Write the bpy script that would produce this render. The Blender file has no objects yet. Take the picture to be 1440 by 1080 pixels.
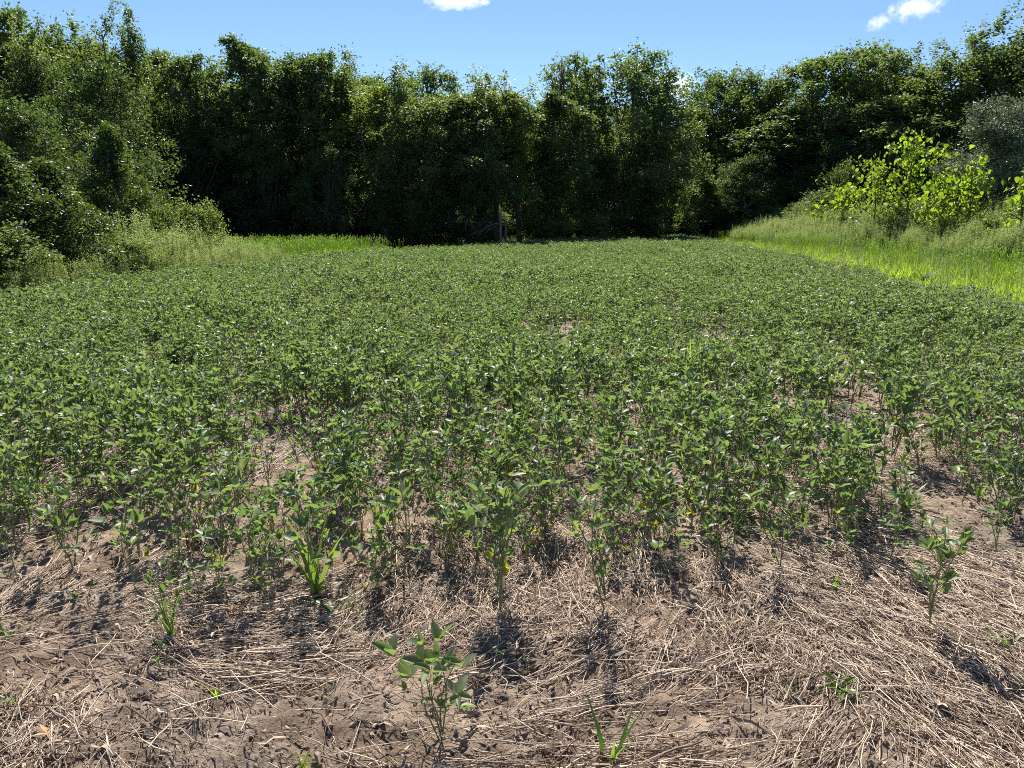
import bpy, math, random
import numpy as np
from mathutils import Vector, Matrix, Euler

R = math.radians
rng = np.random.default_rng(7)
random.seed(7)
S = bpy.context.scene
COL = S.collection

# ------------------------------------------------------------------ camera, sky, sun, exposure
CAM_H, PITCH, FPX = 1.6, R(12.7), 1028.0          # focal length in pixels of the 1440 px photograph
cam_data = bpy.data.cameras.new('camera')
cam_data.sensor_width = 36.0
cam_data.lens = FPX / 1440.0 * 36.0
cam_data.clip_start, cam_data.clip_end = 0.05, 30000.0
cam = bpy.data.objects.new('camera', cam_data)
COL.objects.link(cam)
cam.location = (0, 0, CAM_H)
cam.rotation_euler = (R(90) - PITCH, 0, 0)
S.camera = cam

SUN_EL, SUN_AZ = R(47), R(-3)                     # azimuth from +Y, positive towards +X
W = bpy.data.worlds.new('World')
S.world = W
W.use_nodes = True
wn, wl = W.node_tree.nodes, W.node_tree.links
wn.clear()
sky = wn.new('ShaderNodeTexSky')
sky.sky_type = 'NISHITA'
sky.sun_disc = False
sky.sun_elevation = SUN_EL
sky.sun_rotation = SUN_AZ
sky.altitude = 1500
sky.air_density, sky.dust_density, sky.ozone_density = 0.9, 0.0, 4.6
bg = wn.new('ShaderNodeBackground')
bg.inputs['Strength'].default_value = 0.084
wo = wn.new('ShaderNodeOutputWorld')
wl.new(sky.outputs[0], bg.inputs[0])
wl.new(bg.outputs[0], wo.inputs[0])

sun_data = bpy.data.lights.new('sun', 'SUN')
sun_data.energy = 5.0
sun_data.angle = R(0.5)
sun_data.color = (1.0, 0.95, 0.87)
sun = bpy.data.objects.new('sun', sun_data)
COL.objects.link(sun)
sun_dir = Vector((math.sin(SUN_AZ) * math.cos(SUN_EL), math.cos(SUN_AZ) * math.cos(SUN_EL), math.sin(SUN_EL)))
sun.rotation_euler = (-sun_dir).to_track_quat('-Z', 'Y').to_euler()

S.view_settings.view_transform = 'Standard'
S.view_settings.look = 'None'
S.view_settings.gamma = 1.0
S.view_settings.use_curve_mapping = False
S.view_settings.exposure = 0.93
cy = S.cycles
cy.max_bounces, cy.diffuse_bounces, cy.glossy_bounces, cy.transmission_bounces = 5, 3, 2, 4
cy.volume_bounces = 2
cy.pixel_filter_type = 'BLACKMAN_HARRIS'
cy.filter_width = 1.0
cy.use_denoising = False

# ------------------------------------------------------------------ helpers
def ray(px, py):
    a, b = (px - 720) / FPX, (540 - py) / FPX
    return Vector((a, math.cos(PITCH) + b * math.sin(PITCH), -math.sin(PITCH) + b * math.cos(PITCH)))

def on_ground(px, py):
    d = ray(px, py)
    t = -CAM_H / d.z
    return d.x * t, d.y * t

def at_dist(px, py, y):
    d = ray(px, py)
    t = y / d.y
    return d.x * t, CAM_H + d.z * t

def hash2(ix, iy, seed):
    h = (ix.astype(np.int64) * 374761393 + iy.astype(np.int64) * 668265263 + seed * 982451653) & 0xFFFFFFFF
    h = ((h ^ (h >> 13)) * 1274126177) & 0xFFFFFFFF
    return ((h ^ (h >> 16)) & 0xFFFF) / 65535.0

def vnoise(x, y, seed=0):
    x, y = np.asarray(x, float), np.asarray(y, float)
    ix, iy = np.floor(x), np.floor(y)
    fx, fy = x - ix, y - iy
    fx, fy = fx * fx * (3 - 2 * fx), fy * fy * (3 - 2 * fy)
    a, b = hash2(ix, iy, seed), hash2(ix + 1, iy, seed)
    c, d = hash2(ix, iy + 1, seed), hash2(ix + 1, iy + 1, seed)
    return (a + (b - a) * fx) * (1 - fy) + (c + (d - c) * fx) * fy

def fbm(x, y, seed=0, octs=4):
    v, amp, tot = 0.0, 1.0, 0.0
    for o in range(octs):
        v = v + amp * vnoise(x * 2 ** o + 17.3 * o, y * 2 ** o - 9.1 * o, seed + o)
        tot += amp
        amp *= 0.5
    return v / tot

def sstep(a, b, x):
    t = np.clip((np.asarray(x, float) - a) / (b - a), 0, 1)
    return t * t * (3 - 2 * t)

def edge_right(y):                # right edge of the crop
    return 9.0 + 0.14 * (np.asarray(y, float) - 13.5)

def edge_left(y):
    return -8.3 + 0.6 * np.sin(np.asarray(y, float) * 0.35) + 0.03 * (np.asarray(y, float) - 12)

def edge_far(x):
    x = np.asarray(x, float)
    return 42 + np.where(x < 0, 2.1, 1.25) * x

def ground_h(x, y):
    x, y = np.asarray(x, float), np.asarray(y, float)
    bank = sstep(0, 5, x - (edge_right(y) + 5.6 - 3.6 * sstep(30, 54, y))) * (1.6 - 0.9 * sstep(26, 48, y)) * sstep(4, 16, y)
    far = 0.25 * (fbm(x * 0.08, y * 0.08, 40, 2) - 0.5) * sstep(10, 25, np.abs(x) + y)
    return bank + far

def micro_h(x, y):
    near = 1 - sstep(10, 16, y)
    m = 0.075 * (fbm(x * 1.6, y * 1.6, 3, 2) - 0.5)
    rid = 1 - np.abs(2 * fbm(x * 7, y * 7, 9, 3) - 1)
    m = m + 0.036 * (rid - 0.7) + 0.026 * (fbm(x * 22, y * 22, 13, 2) - 0.5)
    # crumbly clods where the straw has gone
    cl = sstep(0.5, 0.66, fbm(x * 1.1, y * 1.1, 61, 2))
    m = m + cl * 0.03 * (vnoise(x * 34, y * 34, 71) - 0.35) 
    return m * near

def gz(x, y):
    return ground_h(x, y) + micro_h(x, y)

def mesh_np(name, verts, quads=None, tris=None, mat=None, tint=None, smooth=True):
    """numpy arrays -> mesh; tint is a per-vertex float"""
    me = bpy.data.meshes.new(name)
    verts = np.asarray(verts, np.float32).reshape(-1, 3)
    q = np.asarray(quads if quads is not None else [], np.int32).reshape(-1, 4)
    t = np.asarray(tris if tris is not None else [], np.int32).reshape(-1, 3)
    me.vertices.add(len(verts))
    me.vertices.foreach_set('co', verts.ravel())
    nl = q.size + t.size
    me.loops.add(nl)
    me.loops.foreach_set('vertex_index', np.concatenate([q.ravel(), t.ravel()]).astype(np.int32))
    me.polygons.add(len(q) + len(t))
    ls = np.concatenate([np.arange(len(q)) * 4, q.size + np.arange(len(t)) * 3]).astype(np.int32)
    me.polygons.foreach_set('loop_start', ls)
    me.polygons.foreach_set('use_smooth', np.full(len(q) + len(t), smooth))
    if tint is not None:
        a = me.attributes.new('tint', 'FLOAT', 'POINT')
        a.data.foreach_set('value', np.asarray(tint, np.float32))
    me.update(calc_edges=True)
    if mat:
        me.materials.append(mat)
    return me

class MB:
    """collects geometry, then one mesh"""
    def __init__(s):
        s.v, s.q, s.t, s.c, s.n = [], [], [], [], 0
    def add(s, v, q=None, t=None, tint=0.5):
        v = np.asarray(v, float).reshape(-1, 3)
        s.v.append(v)
        if q is not None and len(q): s.q.append(np.asarray(q, int).reshape(-1, 4) + s.n)
        if t is not None and len(t): s.t.append(np.asarray(t, int).reshape(-1, 3) + s.n)
        s.c.append(np.broadcast_to(np.asarray(tint, float), (len(v),)))
        s.n += len(v)
    def tube(s, pts, rad, n=5, tint=0.5):
        pts = np.asarray(pts, float)
        k = len(pts)
        rad = np.broadcast_to(np.asarray(rad, float), (k,))
        d = np.gradient(pts, axis=0)
        d /= np.linalg.norm(d, axis=1)[:, None] + 1e-9
        ref = np.array([1.0, 0, 0]) if abs(d[0][0]) < 0.8 else np.array([0, 1.0, 0])
        u = np.cross(d, ref)
        u /= np.linalg.norm(u, axis=1)[:, None] + 1e-9
        w = np.cross(d, u)
        ang = np.arange(n) * 2 * math.pi / n
        ring = (pts[:, None, :] + rad[:, None, None] * (np.cos(ang)[None, :, None] * u[:, None, :] + np.sin(ang)[None, :, None] * w[:, None, :]))
        v = ring.reshape(-1, 3)
        q = []
        for i in range(k - 1):
            for j in range(n):
                q.append((i * n + j, i * n + (j + 1) % n, (i + 1) * n + (j + 1) % n, (i + 1) * n + j))
        t = [(( k - 1) * n, (k - 1) * n + j, (k - 1) * n + j + 1) for j in range(1, n - 1)]
        s.add(v, q, t, tint)
    def merge(s, o):
        off = s.n
        s.v += o.v; s.c += o.c
        s.q += [a + off for a in o.q]; s.t += [a + off for a in o.t]
        s.n += o.n
    def mesh(s, name, mat, smooth=True):
        return mesh_np(name, np.concatenate(s.v), np.concatenate(s.q) if s.q else None,
                       np.concatenate(s.t) if s.t else None, mat, np.concatenate(s.c), smooth)

def link(name, data, parent=None, loc=None):
    o = bpy.data.objects.new(name, data)
    COL.objects.link(o)
    if parent is not None: o.parent = parent
    if loc is not None: o.location = loc
    return o

def tag(o, label=None, cat=None, group=None, kind=None):
    if label: o['label'] = label
    if cat: o['category'] = cat
    if group: o['group'] = group
    if kind: o['kind'] = kind
    return o

def nrm(v):
    v = np.asarray(v, float)
    return v / (np.linalg.norm(v) + 1e-9)

# ------------------------------------------------------------------ materials
def leaf_mat(name, dark, light, trans, rough=0.45, tw=0.45, var=0.35, spec=0.5, mottle=0.0):
    m = bpy.data.materials.new(name)
    m.use_nodes = True
    n, l = m.node_tree.nodes, m.node_tree.links
    n.clear()
    at = n.new('ShaderNodeAttribute'); at.attribute_name = 'tint'
    oi = n.new('ShaderNodeObjectInfo')
    ad = n.new('ShaderNodeMath'); ad.operation = 'MULTIPLY_ADD'
    l.new(oi.outputs['Random'], ad.inputs[0]); ad.inputs[1].default_value = var
    sb = n.new('ShaderNodeMath'); sb.operation = 'SUBTRACT'
    l.new(at.outputs['Fac'], sb.inputs[0]); sb.inputs[1].default_value = var * 0.5 + mottle * 0.5
    tc = n.new('ShaderNodeTexCoord')
    nz = n.new('ShaderNodeTexNoise'); nz.inputs['Scale'].default_value = 55; nz.inputs['Detail'].default_value = 3
    l.new(tc.outputs['Object'], nz.inputs['Vector'])
    mo = n.new('ShaderNodeMath'); mo.operation = 'MULTIPLY_ADD'; mo.inputs[1].default_value = mottle
    l.new(nz.outputs[0], mo.inputs[0]); l.new(sb.outputs[0], mo.inputs[2])
    l.new((mo if mottle else sb).outputs[0], ad.inputs[2])
    ramp = n.new('ShaderNodeValToRGB')
    ramp.color_ramp.elements[0].color = (*dark, 1); ramp.color_ramp.elements[1].color = (*light, 1)
    l.new(ad.outputs[0], ramp.inputs[0])
    tr = n.new('ShaderNodeValToRGB')
    tr.color_ramp.elements[0].color = (trans[0] * 0.55, trans[1] * 0.65, trans[2] * 0.6, 1)
    tr.color_ramp.elements[1].color = (*trans, 1)
    l.new(ad.outputs[0], tr.inputs[0])
    p = n.new('ShaderNodeBsdfPrincipled')
    l.new(ramp.outputs[0], p.inputs['Base Color'])
    p.inputs['Roughness'].default_value = rough
    p.inputs['Specular IOR Level'].default_value = spec
    t = n.new('ShaderNodeBsdfTranslucent')
    l.new(tr.outputs[0], t.inputs['Color'])
    mx = n.new('ShaderNodeMixShader'); mx.inputs[0].default_value = tw
    l.new(p.outputs[0], mx.inputs[1]); l.new(t.outputs[0], mx.inputs[2])
    o = n.new('ShaderNodeOutputMaterial')
    l.new(mx.outputs[0], o.inputs[0])
    return m

def plain_mat(name, a, b, rough=0.85, scale=6.0, var=0.5, bump=0.0, bscale=40.0):
    m = bpy.data.materials.new(name)
    m.use_nodes = True
    n, l = m.node_tree.nodes, m.node_tree.links
    p = n['Principled BSDF']
    p.inputs['Roughness'].default_value = rough
    p.inputs['Specular IOR Level'].default_value = 0.3
    tc = n.new('ShaderNodeTexCoord')
    nz = n.new('ShaderNodeTexNoise'); nz.inputs['Scale'].default_value = scale
    l.new(tc.outputs['Object'], nz.inputs['Vector'])
    oi = n.new('ShaderNodeObjectInfo')
    ma = n.new('ShaderNodeMath'); ma.operation = 'MULTIPLY_ADD'
    l.new(oi.outputs['Random'], ma.inputs[0]); ma.inputs[1].default_value = var
    sb = n.new('ShaderNodeMath'); sb.operation = 'SUBTRACT'
    l.new(nz.outputs[0], sb.inputs[0]); sb.inputs[1].default_value = var * 0.5
    l.new(sb.outputs[0], ma.inputs[2])
    r = n.new('ShaderNodeValToRGB')
    r.color_ramp.elements[0].position, r.color_ramp.elements[1].position = 0.2, 0.8
    r.color_ramp.elements[0].color = (*a, 1); r.color_ramp.elements[1].color = (*b, 1)
    l.new(ma.outputs[0], r.inputs[0]); l.new(r.outputs[0], p.inputs['Base Color'])
    if bump:
        n2 = n.new('ShaderNodeTexNoise'); n2.inputs['Scale'].default_value = bscale; n2.inputs['Detail'].default_value = 6
        l.new(tc.outputs['Object'], n2.inputs['Vector'])
        bp = n.new('ShaderNodeBump'); bp.inputs['Strength'].default_value = bump; bp.inputs['Distance'].default_value = 0.02
        l.new(n2.outputs[0], bp.inputs['Height']); l.new(bp.outputs[0], p.inputs['Normal'])
    return m

M_soy = leaf_mat('soybean_leaf', (0.09, 0.126, 0.07), (0.20, 0.25, 0.14), (0.33, 0.46, 0.09), rough=0.47, tw=0.4, var=0.5, spec=0.42, mottle=0.55)
M_soyyel = leaf_mat('yellowed_leaf', (0.30, 0.30, 0.02), (0.42, 0.42, 0.03), (0.6, 0.6, 0.04), tw=0.5)
M_soystem = plain_mat('soybean_stem', (0.12, 0.14, 0.055), (0.25, 0.23, 0.11), 0.7, 20)
M_grass = leaf_mat('lime_grass', (0.12, 0.21, 0.02), (0.24, 0.35, 0.03), (0.55, 0.74, 0.03), rough=0.5, tw=0.55, var=0.5)
M_weedgrass = leaf_mat('field_grass', (0.07, 0.14, 0.03), (0.13, 0.22, 0.05), (0.30, 0.46, 0.05), rough=0.45, tw=0.45)
M_weed = leaf_mat('bank_weed_leaf', (0.14, 0.19, 0.075), (0.27, 0.33, 0.13), (0.50, 0.60, 0.16), rough=0.6, tw=0.42, var=0.6)
M_weedstem = plain_mat('weed_stem', (0.12, 0.14, 0.06), (0.22, 0.2, 0.1), 0.8, 10)
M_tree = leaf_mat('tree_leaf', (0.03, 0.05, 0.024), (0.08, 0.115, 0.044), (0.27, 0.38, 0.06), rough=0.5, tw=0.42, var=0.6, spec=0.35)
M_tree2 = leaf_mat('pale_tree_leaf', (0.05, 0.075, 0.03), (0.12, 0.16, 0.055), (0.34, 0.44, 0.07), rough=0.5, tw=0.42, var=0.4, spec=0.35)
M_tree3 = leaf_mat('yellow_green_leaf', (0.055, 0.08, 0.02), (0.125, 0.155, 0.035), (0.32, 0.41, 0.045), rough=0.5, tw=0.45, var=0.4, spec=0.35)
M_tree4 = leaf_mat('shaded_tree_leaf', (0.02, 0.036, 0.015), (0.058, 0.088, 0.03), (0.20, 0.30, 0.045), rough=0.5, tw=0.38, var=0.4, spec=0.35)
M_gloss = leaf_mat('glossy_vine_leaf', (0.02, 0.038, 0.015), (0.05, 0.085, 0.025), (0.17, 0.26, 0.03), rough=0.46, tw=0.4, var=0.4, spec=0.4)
M_silver = leaf_mat('silvery_leaf', (0.08, 0.105, 0.065), (0.18, 0.215, 0.135), (0.24, 0.31, 0.12), rough=0.5, tw=0.3, var=0.3)
M_sap = leaf_mat('lime_sapling_leaf', (0.08, 0.15, 0.015), (0.16, 0.25, 0.03), (0.44, 0.60, 0.03), rough=0.42, tw=0.55, var=0.4)
M_bark = plain_mat('bark', (0.06, 0.052, 0.045), (0.19, 0.165, 0.14), 0.9, 14, 0.3, 0.6, 30)
M_dead = plain_mat('weathered_wood', (0.075, 0.062, 0.052), (0.17, 0.145, 0.125), 0.9, 18, 0.3, 0.7, 40)
M_straw = plain_mat('straw', (0.155, 0.102, 0.066), (0.71, 0.575, 0.43), 0.55, 8, 1.0)
M_litter = plain_mat('leaf_shreds', (0.18, 0.125, 0.09), (0.48, 0.37, 0.28), 0.8, 10, 1.0)
M_clod = plain_mat('clod', (0.28, 0.205, 0.14), (0.50, 0.38, 0.27), 0.95, 25, 0.5, 0.5, 70)
M_dryleaf = plain_mat('dry_leaf', (0.36, 0.21, 0.11), (0.5, 0.33, 0.19), 0.6, 12)
M_dryleaf_o = plain_mat('orange_leaf', (0.42, 0.16, 0.07), (0.5, 0.24, 0.12), 0.6, 12)

def ground_mat():
    m = bpy.data.materials.new('field_soil')
    m.use_nodes = True
    n, l = m.node_tree.nodes, m.node_tree.links
    p = n['Principled BSDF']
    p.inputs['Roughness'].default_value = 0.95
    p.inputs['Specular IOR Level'].default_value = 0.2
    tc = n.new('ShaderNodeTexCoord')
    def noise(scale, detail, rough=0.6):
        t = n.new('ShaderNodeTexNoise')
        t.inputs['Scale'].default_value = scale; t.inputs['Detail'].default_value = detail; t.inputs['Roughness'].default_value = rough
        l.new(tc.outputs['Object'], t.inputs['Vector'])
        return t
    def ramp(src, cols):
        r = n.new('ShaderNodeValToRGB')
        e = r.color_ramp.elements
        e[0].position, e[0].color = cols[0][0], (*cols[0][1], 1)
        e[1].position, e[1].color = cols[-1][0], (*cols[-1][1], 1)
        for pos, c in cols[1:-1]:
            x = e.new(pos); x.color = (*c, 1)
        l.new(src, r.inputs[0])
        return r
    big, mid, fine, patch = noise(1.3, 3), noise(9, 5), noise(60, 6, 0.7), noise(2.3, 4)
    soil = ramp(mid.outputs[0], [(0.3, (0.23, 0.158, 0.108)), (0.52, (0.40, 0.29, 0.205)), (0.72, (0.55, 0.42, 0.305))])
    thatch = ramp(fine.outputs[0], [(0.3, (0.15, 0.11, 0.08)), (0.55, (0.33, 0.26, 0.20)), (0.75, (0.50, 0.41, 0.32))])
    mix1 = n.new('ShaderNodeMix'); mix1.data_type = 'RGBA'
    f = n.new('ShaderNodeMapRange'); f.inputs[1].default_value = 0.4; f.inputs[2].default_value = 0.6
    l.new(big.outputs[0], f.inputs[0])
    l.new(f.outputs[0], mix1.inputs['Factor']); l.new(soil.outputs[0], mix1.inputs['A']); l.new(thatch.outputs[0], mix1.inputs['B'])
    damp = ramp(patch.outputs[0], [(0.40, (0.58, 0.55, 0.52)), (0.52, (1, 1, 1))])
    mul = n.new('ShaderNodeMix'); mul.data_type = 'RGBA'; mul.blend_type = 'MULTIPLY'; mul.inputs['Factor'].default_value = 1.0
    l.new(mix1.outputs['Result'], mul.inputs['A']); l.new(damp.outputs[0], mul.inputs['B'])
    mix1 = mul
    at = n.new('ShaderNodeAttribute'); at.attribute_name = 'tint'       # 0 field soil, 0.5 turf, 1 woodland floor
    turf = ramp(mid.outputs[0], [(0.3, (0.07, 0.085, 0.03)), (0.7, (0.15, 0.16, 0.06))])
    wood = ramp(mid.outputs[0], [(0.3, (0.035, 0.03, 0.02)), (0.7, (0.085, 0.065, 0.042))])
    f1 = n.new('ShaderNodeMapRange'); f1.inputs[1].default_value = 0.1; f1.inputs[2].default_value = 0.45
    f2 = n.new('ShaderNodeMapRange'); f2.inputs[1].default_value = 0.6; f2.inputs[2].default_value = 0.9
    l.new(at.outputs['Fac'], f1.inputs[0]); l.new(at.outputs['Fac'], f2.inputs[0])
    m2 = n.new('ShaderNodeMix'); m2.data_type = 'RGBA'
    l.new(f1.outputs[0], m2.inputs['Factor']); l.new(mix1.outputs['Result'], m2.inputs['A']); l.new(turf.outputs[0], m2.inputs['B'])
    m3 = n.new('ShaderNodeMix'); m3.data_type = 'RGBA'
    l.new(f2.outputs[0], m3.inputs['Factor']); l.new(m2.outputs['Result'], m3.inputs['A']); l.new(wood.outputs[0], m3.inputs['B'])
    l.new(m3.outputs['Result'], p.inputs['Base Color'])
    bp = n.new('ShaderNodeBump'); bp.inputs['Strength'].default_value = 1.0; bp.inputs['Distance'].default_value = 0.02
    l.new(fine.outputs[0], bp.inputs['Height']); l.new(bp.outputs[0], p.inputs['Normal'])
    return m

# ------------------------------------------------------------------ ground: one sheet to the horizon
def axis(lo, hi, step, out_lo, out_hi, g=1.12):
    a = list(np.arange(lo, hi + 1e-6, step))
    s = step
    while a[-1] < out_hi:
        s *= g; a.append(a[-1] + s)
    s = step
    while a[0] > out_lo:
        s *= g; a.insert(0, a[0] - s)
    return np.array(a)

def build_ground():
    xs = axis(-3.6, 3.6, 0.02, -3000, 3000)
    ys = axis(1.3, 5.4, 0.02, -300, 4000)
    X, Y = np.meshgrid(xs, ys)
    Z = gz(X, Y)
    nx, ny = len(xs), len(ys)
    i = np.arange(nx * ny).reshape(ny, nx)
    q = np.stack([i[:-1, :-1], i[:-1, 1:], i[1:, 1:], i[1:, :-1]], -1).reshape(-1, 4)
    wob = 1.2 * (fbm(X * 0.5, Y * 0.5, 5, 3) - 0.5)
    turf = np.maximum(sstep(-0.3, 0.6, X - edge_right(Y) - 0.4 + wob), sstep(-0.3, 0.6, edge_left(Y) - X + wob))
    turf = np.maximum(turf, sstep(-0.5, 1, Y - edge_far(X) + wob))
    wood = np.maximum(sstep(3, 6, Y - np.maximum(edge_far(X), 38) + wob), sstep(5, 8, edge_left(Y) - X + wob))
    wood = np.maximum(wood, sstep(14, 20, X - edge_right(Y)))
    zone = np.maximum(0.5 * turf, wood)
    me = mesh_np('ground', np.stack([X, Y, Z], -1).reshape(-1, 3), q, None, ground_mat(), zone.ravel())
    tag(link('ground', me), kind='structure')
build_ground()

# ------------------------------------------------------------------ scatter: one countless mass as ONE object
def scatter(name, pts, rot, scale, idx, meshes, label, cat):
    """pts Nx3, rot Nx3 euler, scale N, idx N: instances of the meshes on the points"""
    src = bpy.data.collections.new(name + '_source')          # never linked to the scene
    for k, me in enumerate(meshes):
        src.objects.link(bpy.data.objects.new('%s_%02d' % (name, k), me))
    me = bpy.data.meshes.new(name)
    pts = np.asarray(pts, np.float32)
    me.vertices.add(len(pts))
    me.vertices.foreach_set('co', pts.ravel())
    a = me.attributes.new('rot', 'FLOAT_VECTOR', 'POINT'); a.data.foreach_set('vector', np.asarray(rot, np.float32).ravel())
    scale = np.asarray(scale, np.float32)
    if scale.ndim == 1: scale = np.repeat(scale[:, None], 3, 1)
    a = me.attributes.new('scl', 'FLOAT_VECTOR', 'POINT'); a.data.foreach_set('vector', scale.ravel())
    a = me.attributes.new('idx', 'INT', 'POINT'); a.data.foreach_set('value', np.asarray(idx, np.int32))
    o = link(name, me)
    tag(o, label, cat, kind='stuff')
    ng = bpy.data.node_groups.new(name + '_nodes', 'GeometryNodeTree')
    ng.interface.new_socket('Geometry', in_out='INPUT', socket_type='NodeSocketGeometry')
    ng.interface.new_socket('Geometry', in_out='OUTPUT', socket_type='NodeSocketGeometry')
    n, l = ng.nodes, ng.links
    gi, go = n.new('NodeGroupInput'), n.new('NodeGroupOutput')
    ci = n.new('GeometryNodeCollectionInfo')
    ci.inputs['Collection'].default_value = src
    ci.inputs['Separate Children'].default_value = True
    ci.inputs['Reset Children'].default_value = True
    iop = n.new('GeometryNodeInstanceOnPoints')
    def attr(nm, ty):
        x = n.new('GeometryNodeInputNamedAttribute'); x.data_type = ty
        x.inputs['Name'].default_value = nm
        return x.outputs['Attribute']
    e2r = n.new('FunctionNodeEulerToRotation')
    l.new(attr('rot', 'FLOAT_VECTOR'), e2r.inputs[0])
    l.new(gi.outputs[0], iop.inputs['Points'])
    l.new(ci.outputs[0], iop.inputs['Instance'])
    iop.inputs['Pick Instance'].default_value = True
    l.new(attr('idx', 'INT'), iop.inputs['Instance Index'])
    l.new(e2r.outputs[0], iop.inputs['Rotation'])
    l.new(attr('scl', 'FLOAT_VECTOR'), iop.inputs['Scale'])
    l.new(iop.outputs[0], go.inputs[0])
    md = o.modifiers.new('scatter', 'NODES')
    md.node_group = ng
    return o

# ------------------------------------------------------------------ trees
def leaf_cloud(mb, cen, size, up=0.5, tint=None, r=rng, droop=0.0, aspect=0.55):
    """one folded diamond leaf at each centre"""
    n = len(cen)
    d = r.normal(size=(n, 3)); d[:, 2] = d[:, 2] * 0.6 - droop
    d /= np.linalg.norm(d, axis=1)[:, None]
    nn = r.normal(size=(n, 3)); nn[:, 2] += up * 2
    sd = np.cross(d, nn); sd /= np.linalg.norm(sd, axis=1)[:, None] + 1e-9
    nn = np.cross(sd, d)
    L = size * r.uniform(0.65, 1.35, n)[:, None]
    w = L * aspect * 0.5
    fold = 0.25 * w
    a = cen - d * L * 0.5
    b = cen + sd * w + nn * fold
    c = cen + d * L * 0.5
    e = cen - sd * w + nn * fold
    v = np.stack([a, b, c, e], 1).reshape(-1, 3)
    i = np.arange(n)[:, None] * 4
    t = np.concatenate([i + np.array([[0, 1, 2]]), i + np.array([[0, 2, 3]])], 0)
    if tint is None: tint = r.uniform(0.2, 0.8, n)
    mb.add(v, None, t, np.repeat(tint, 4))

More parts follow.
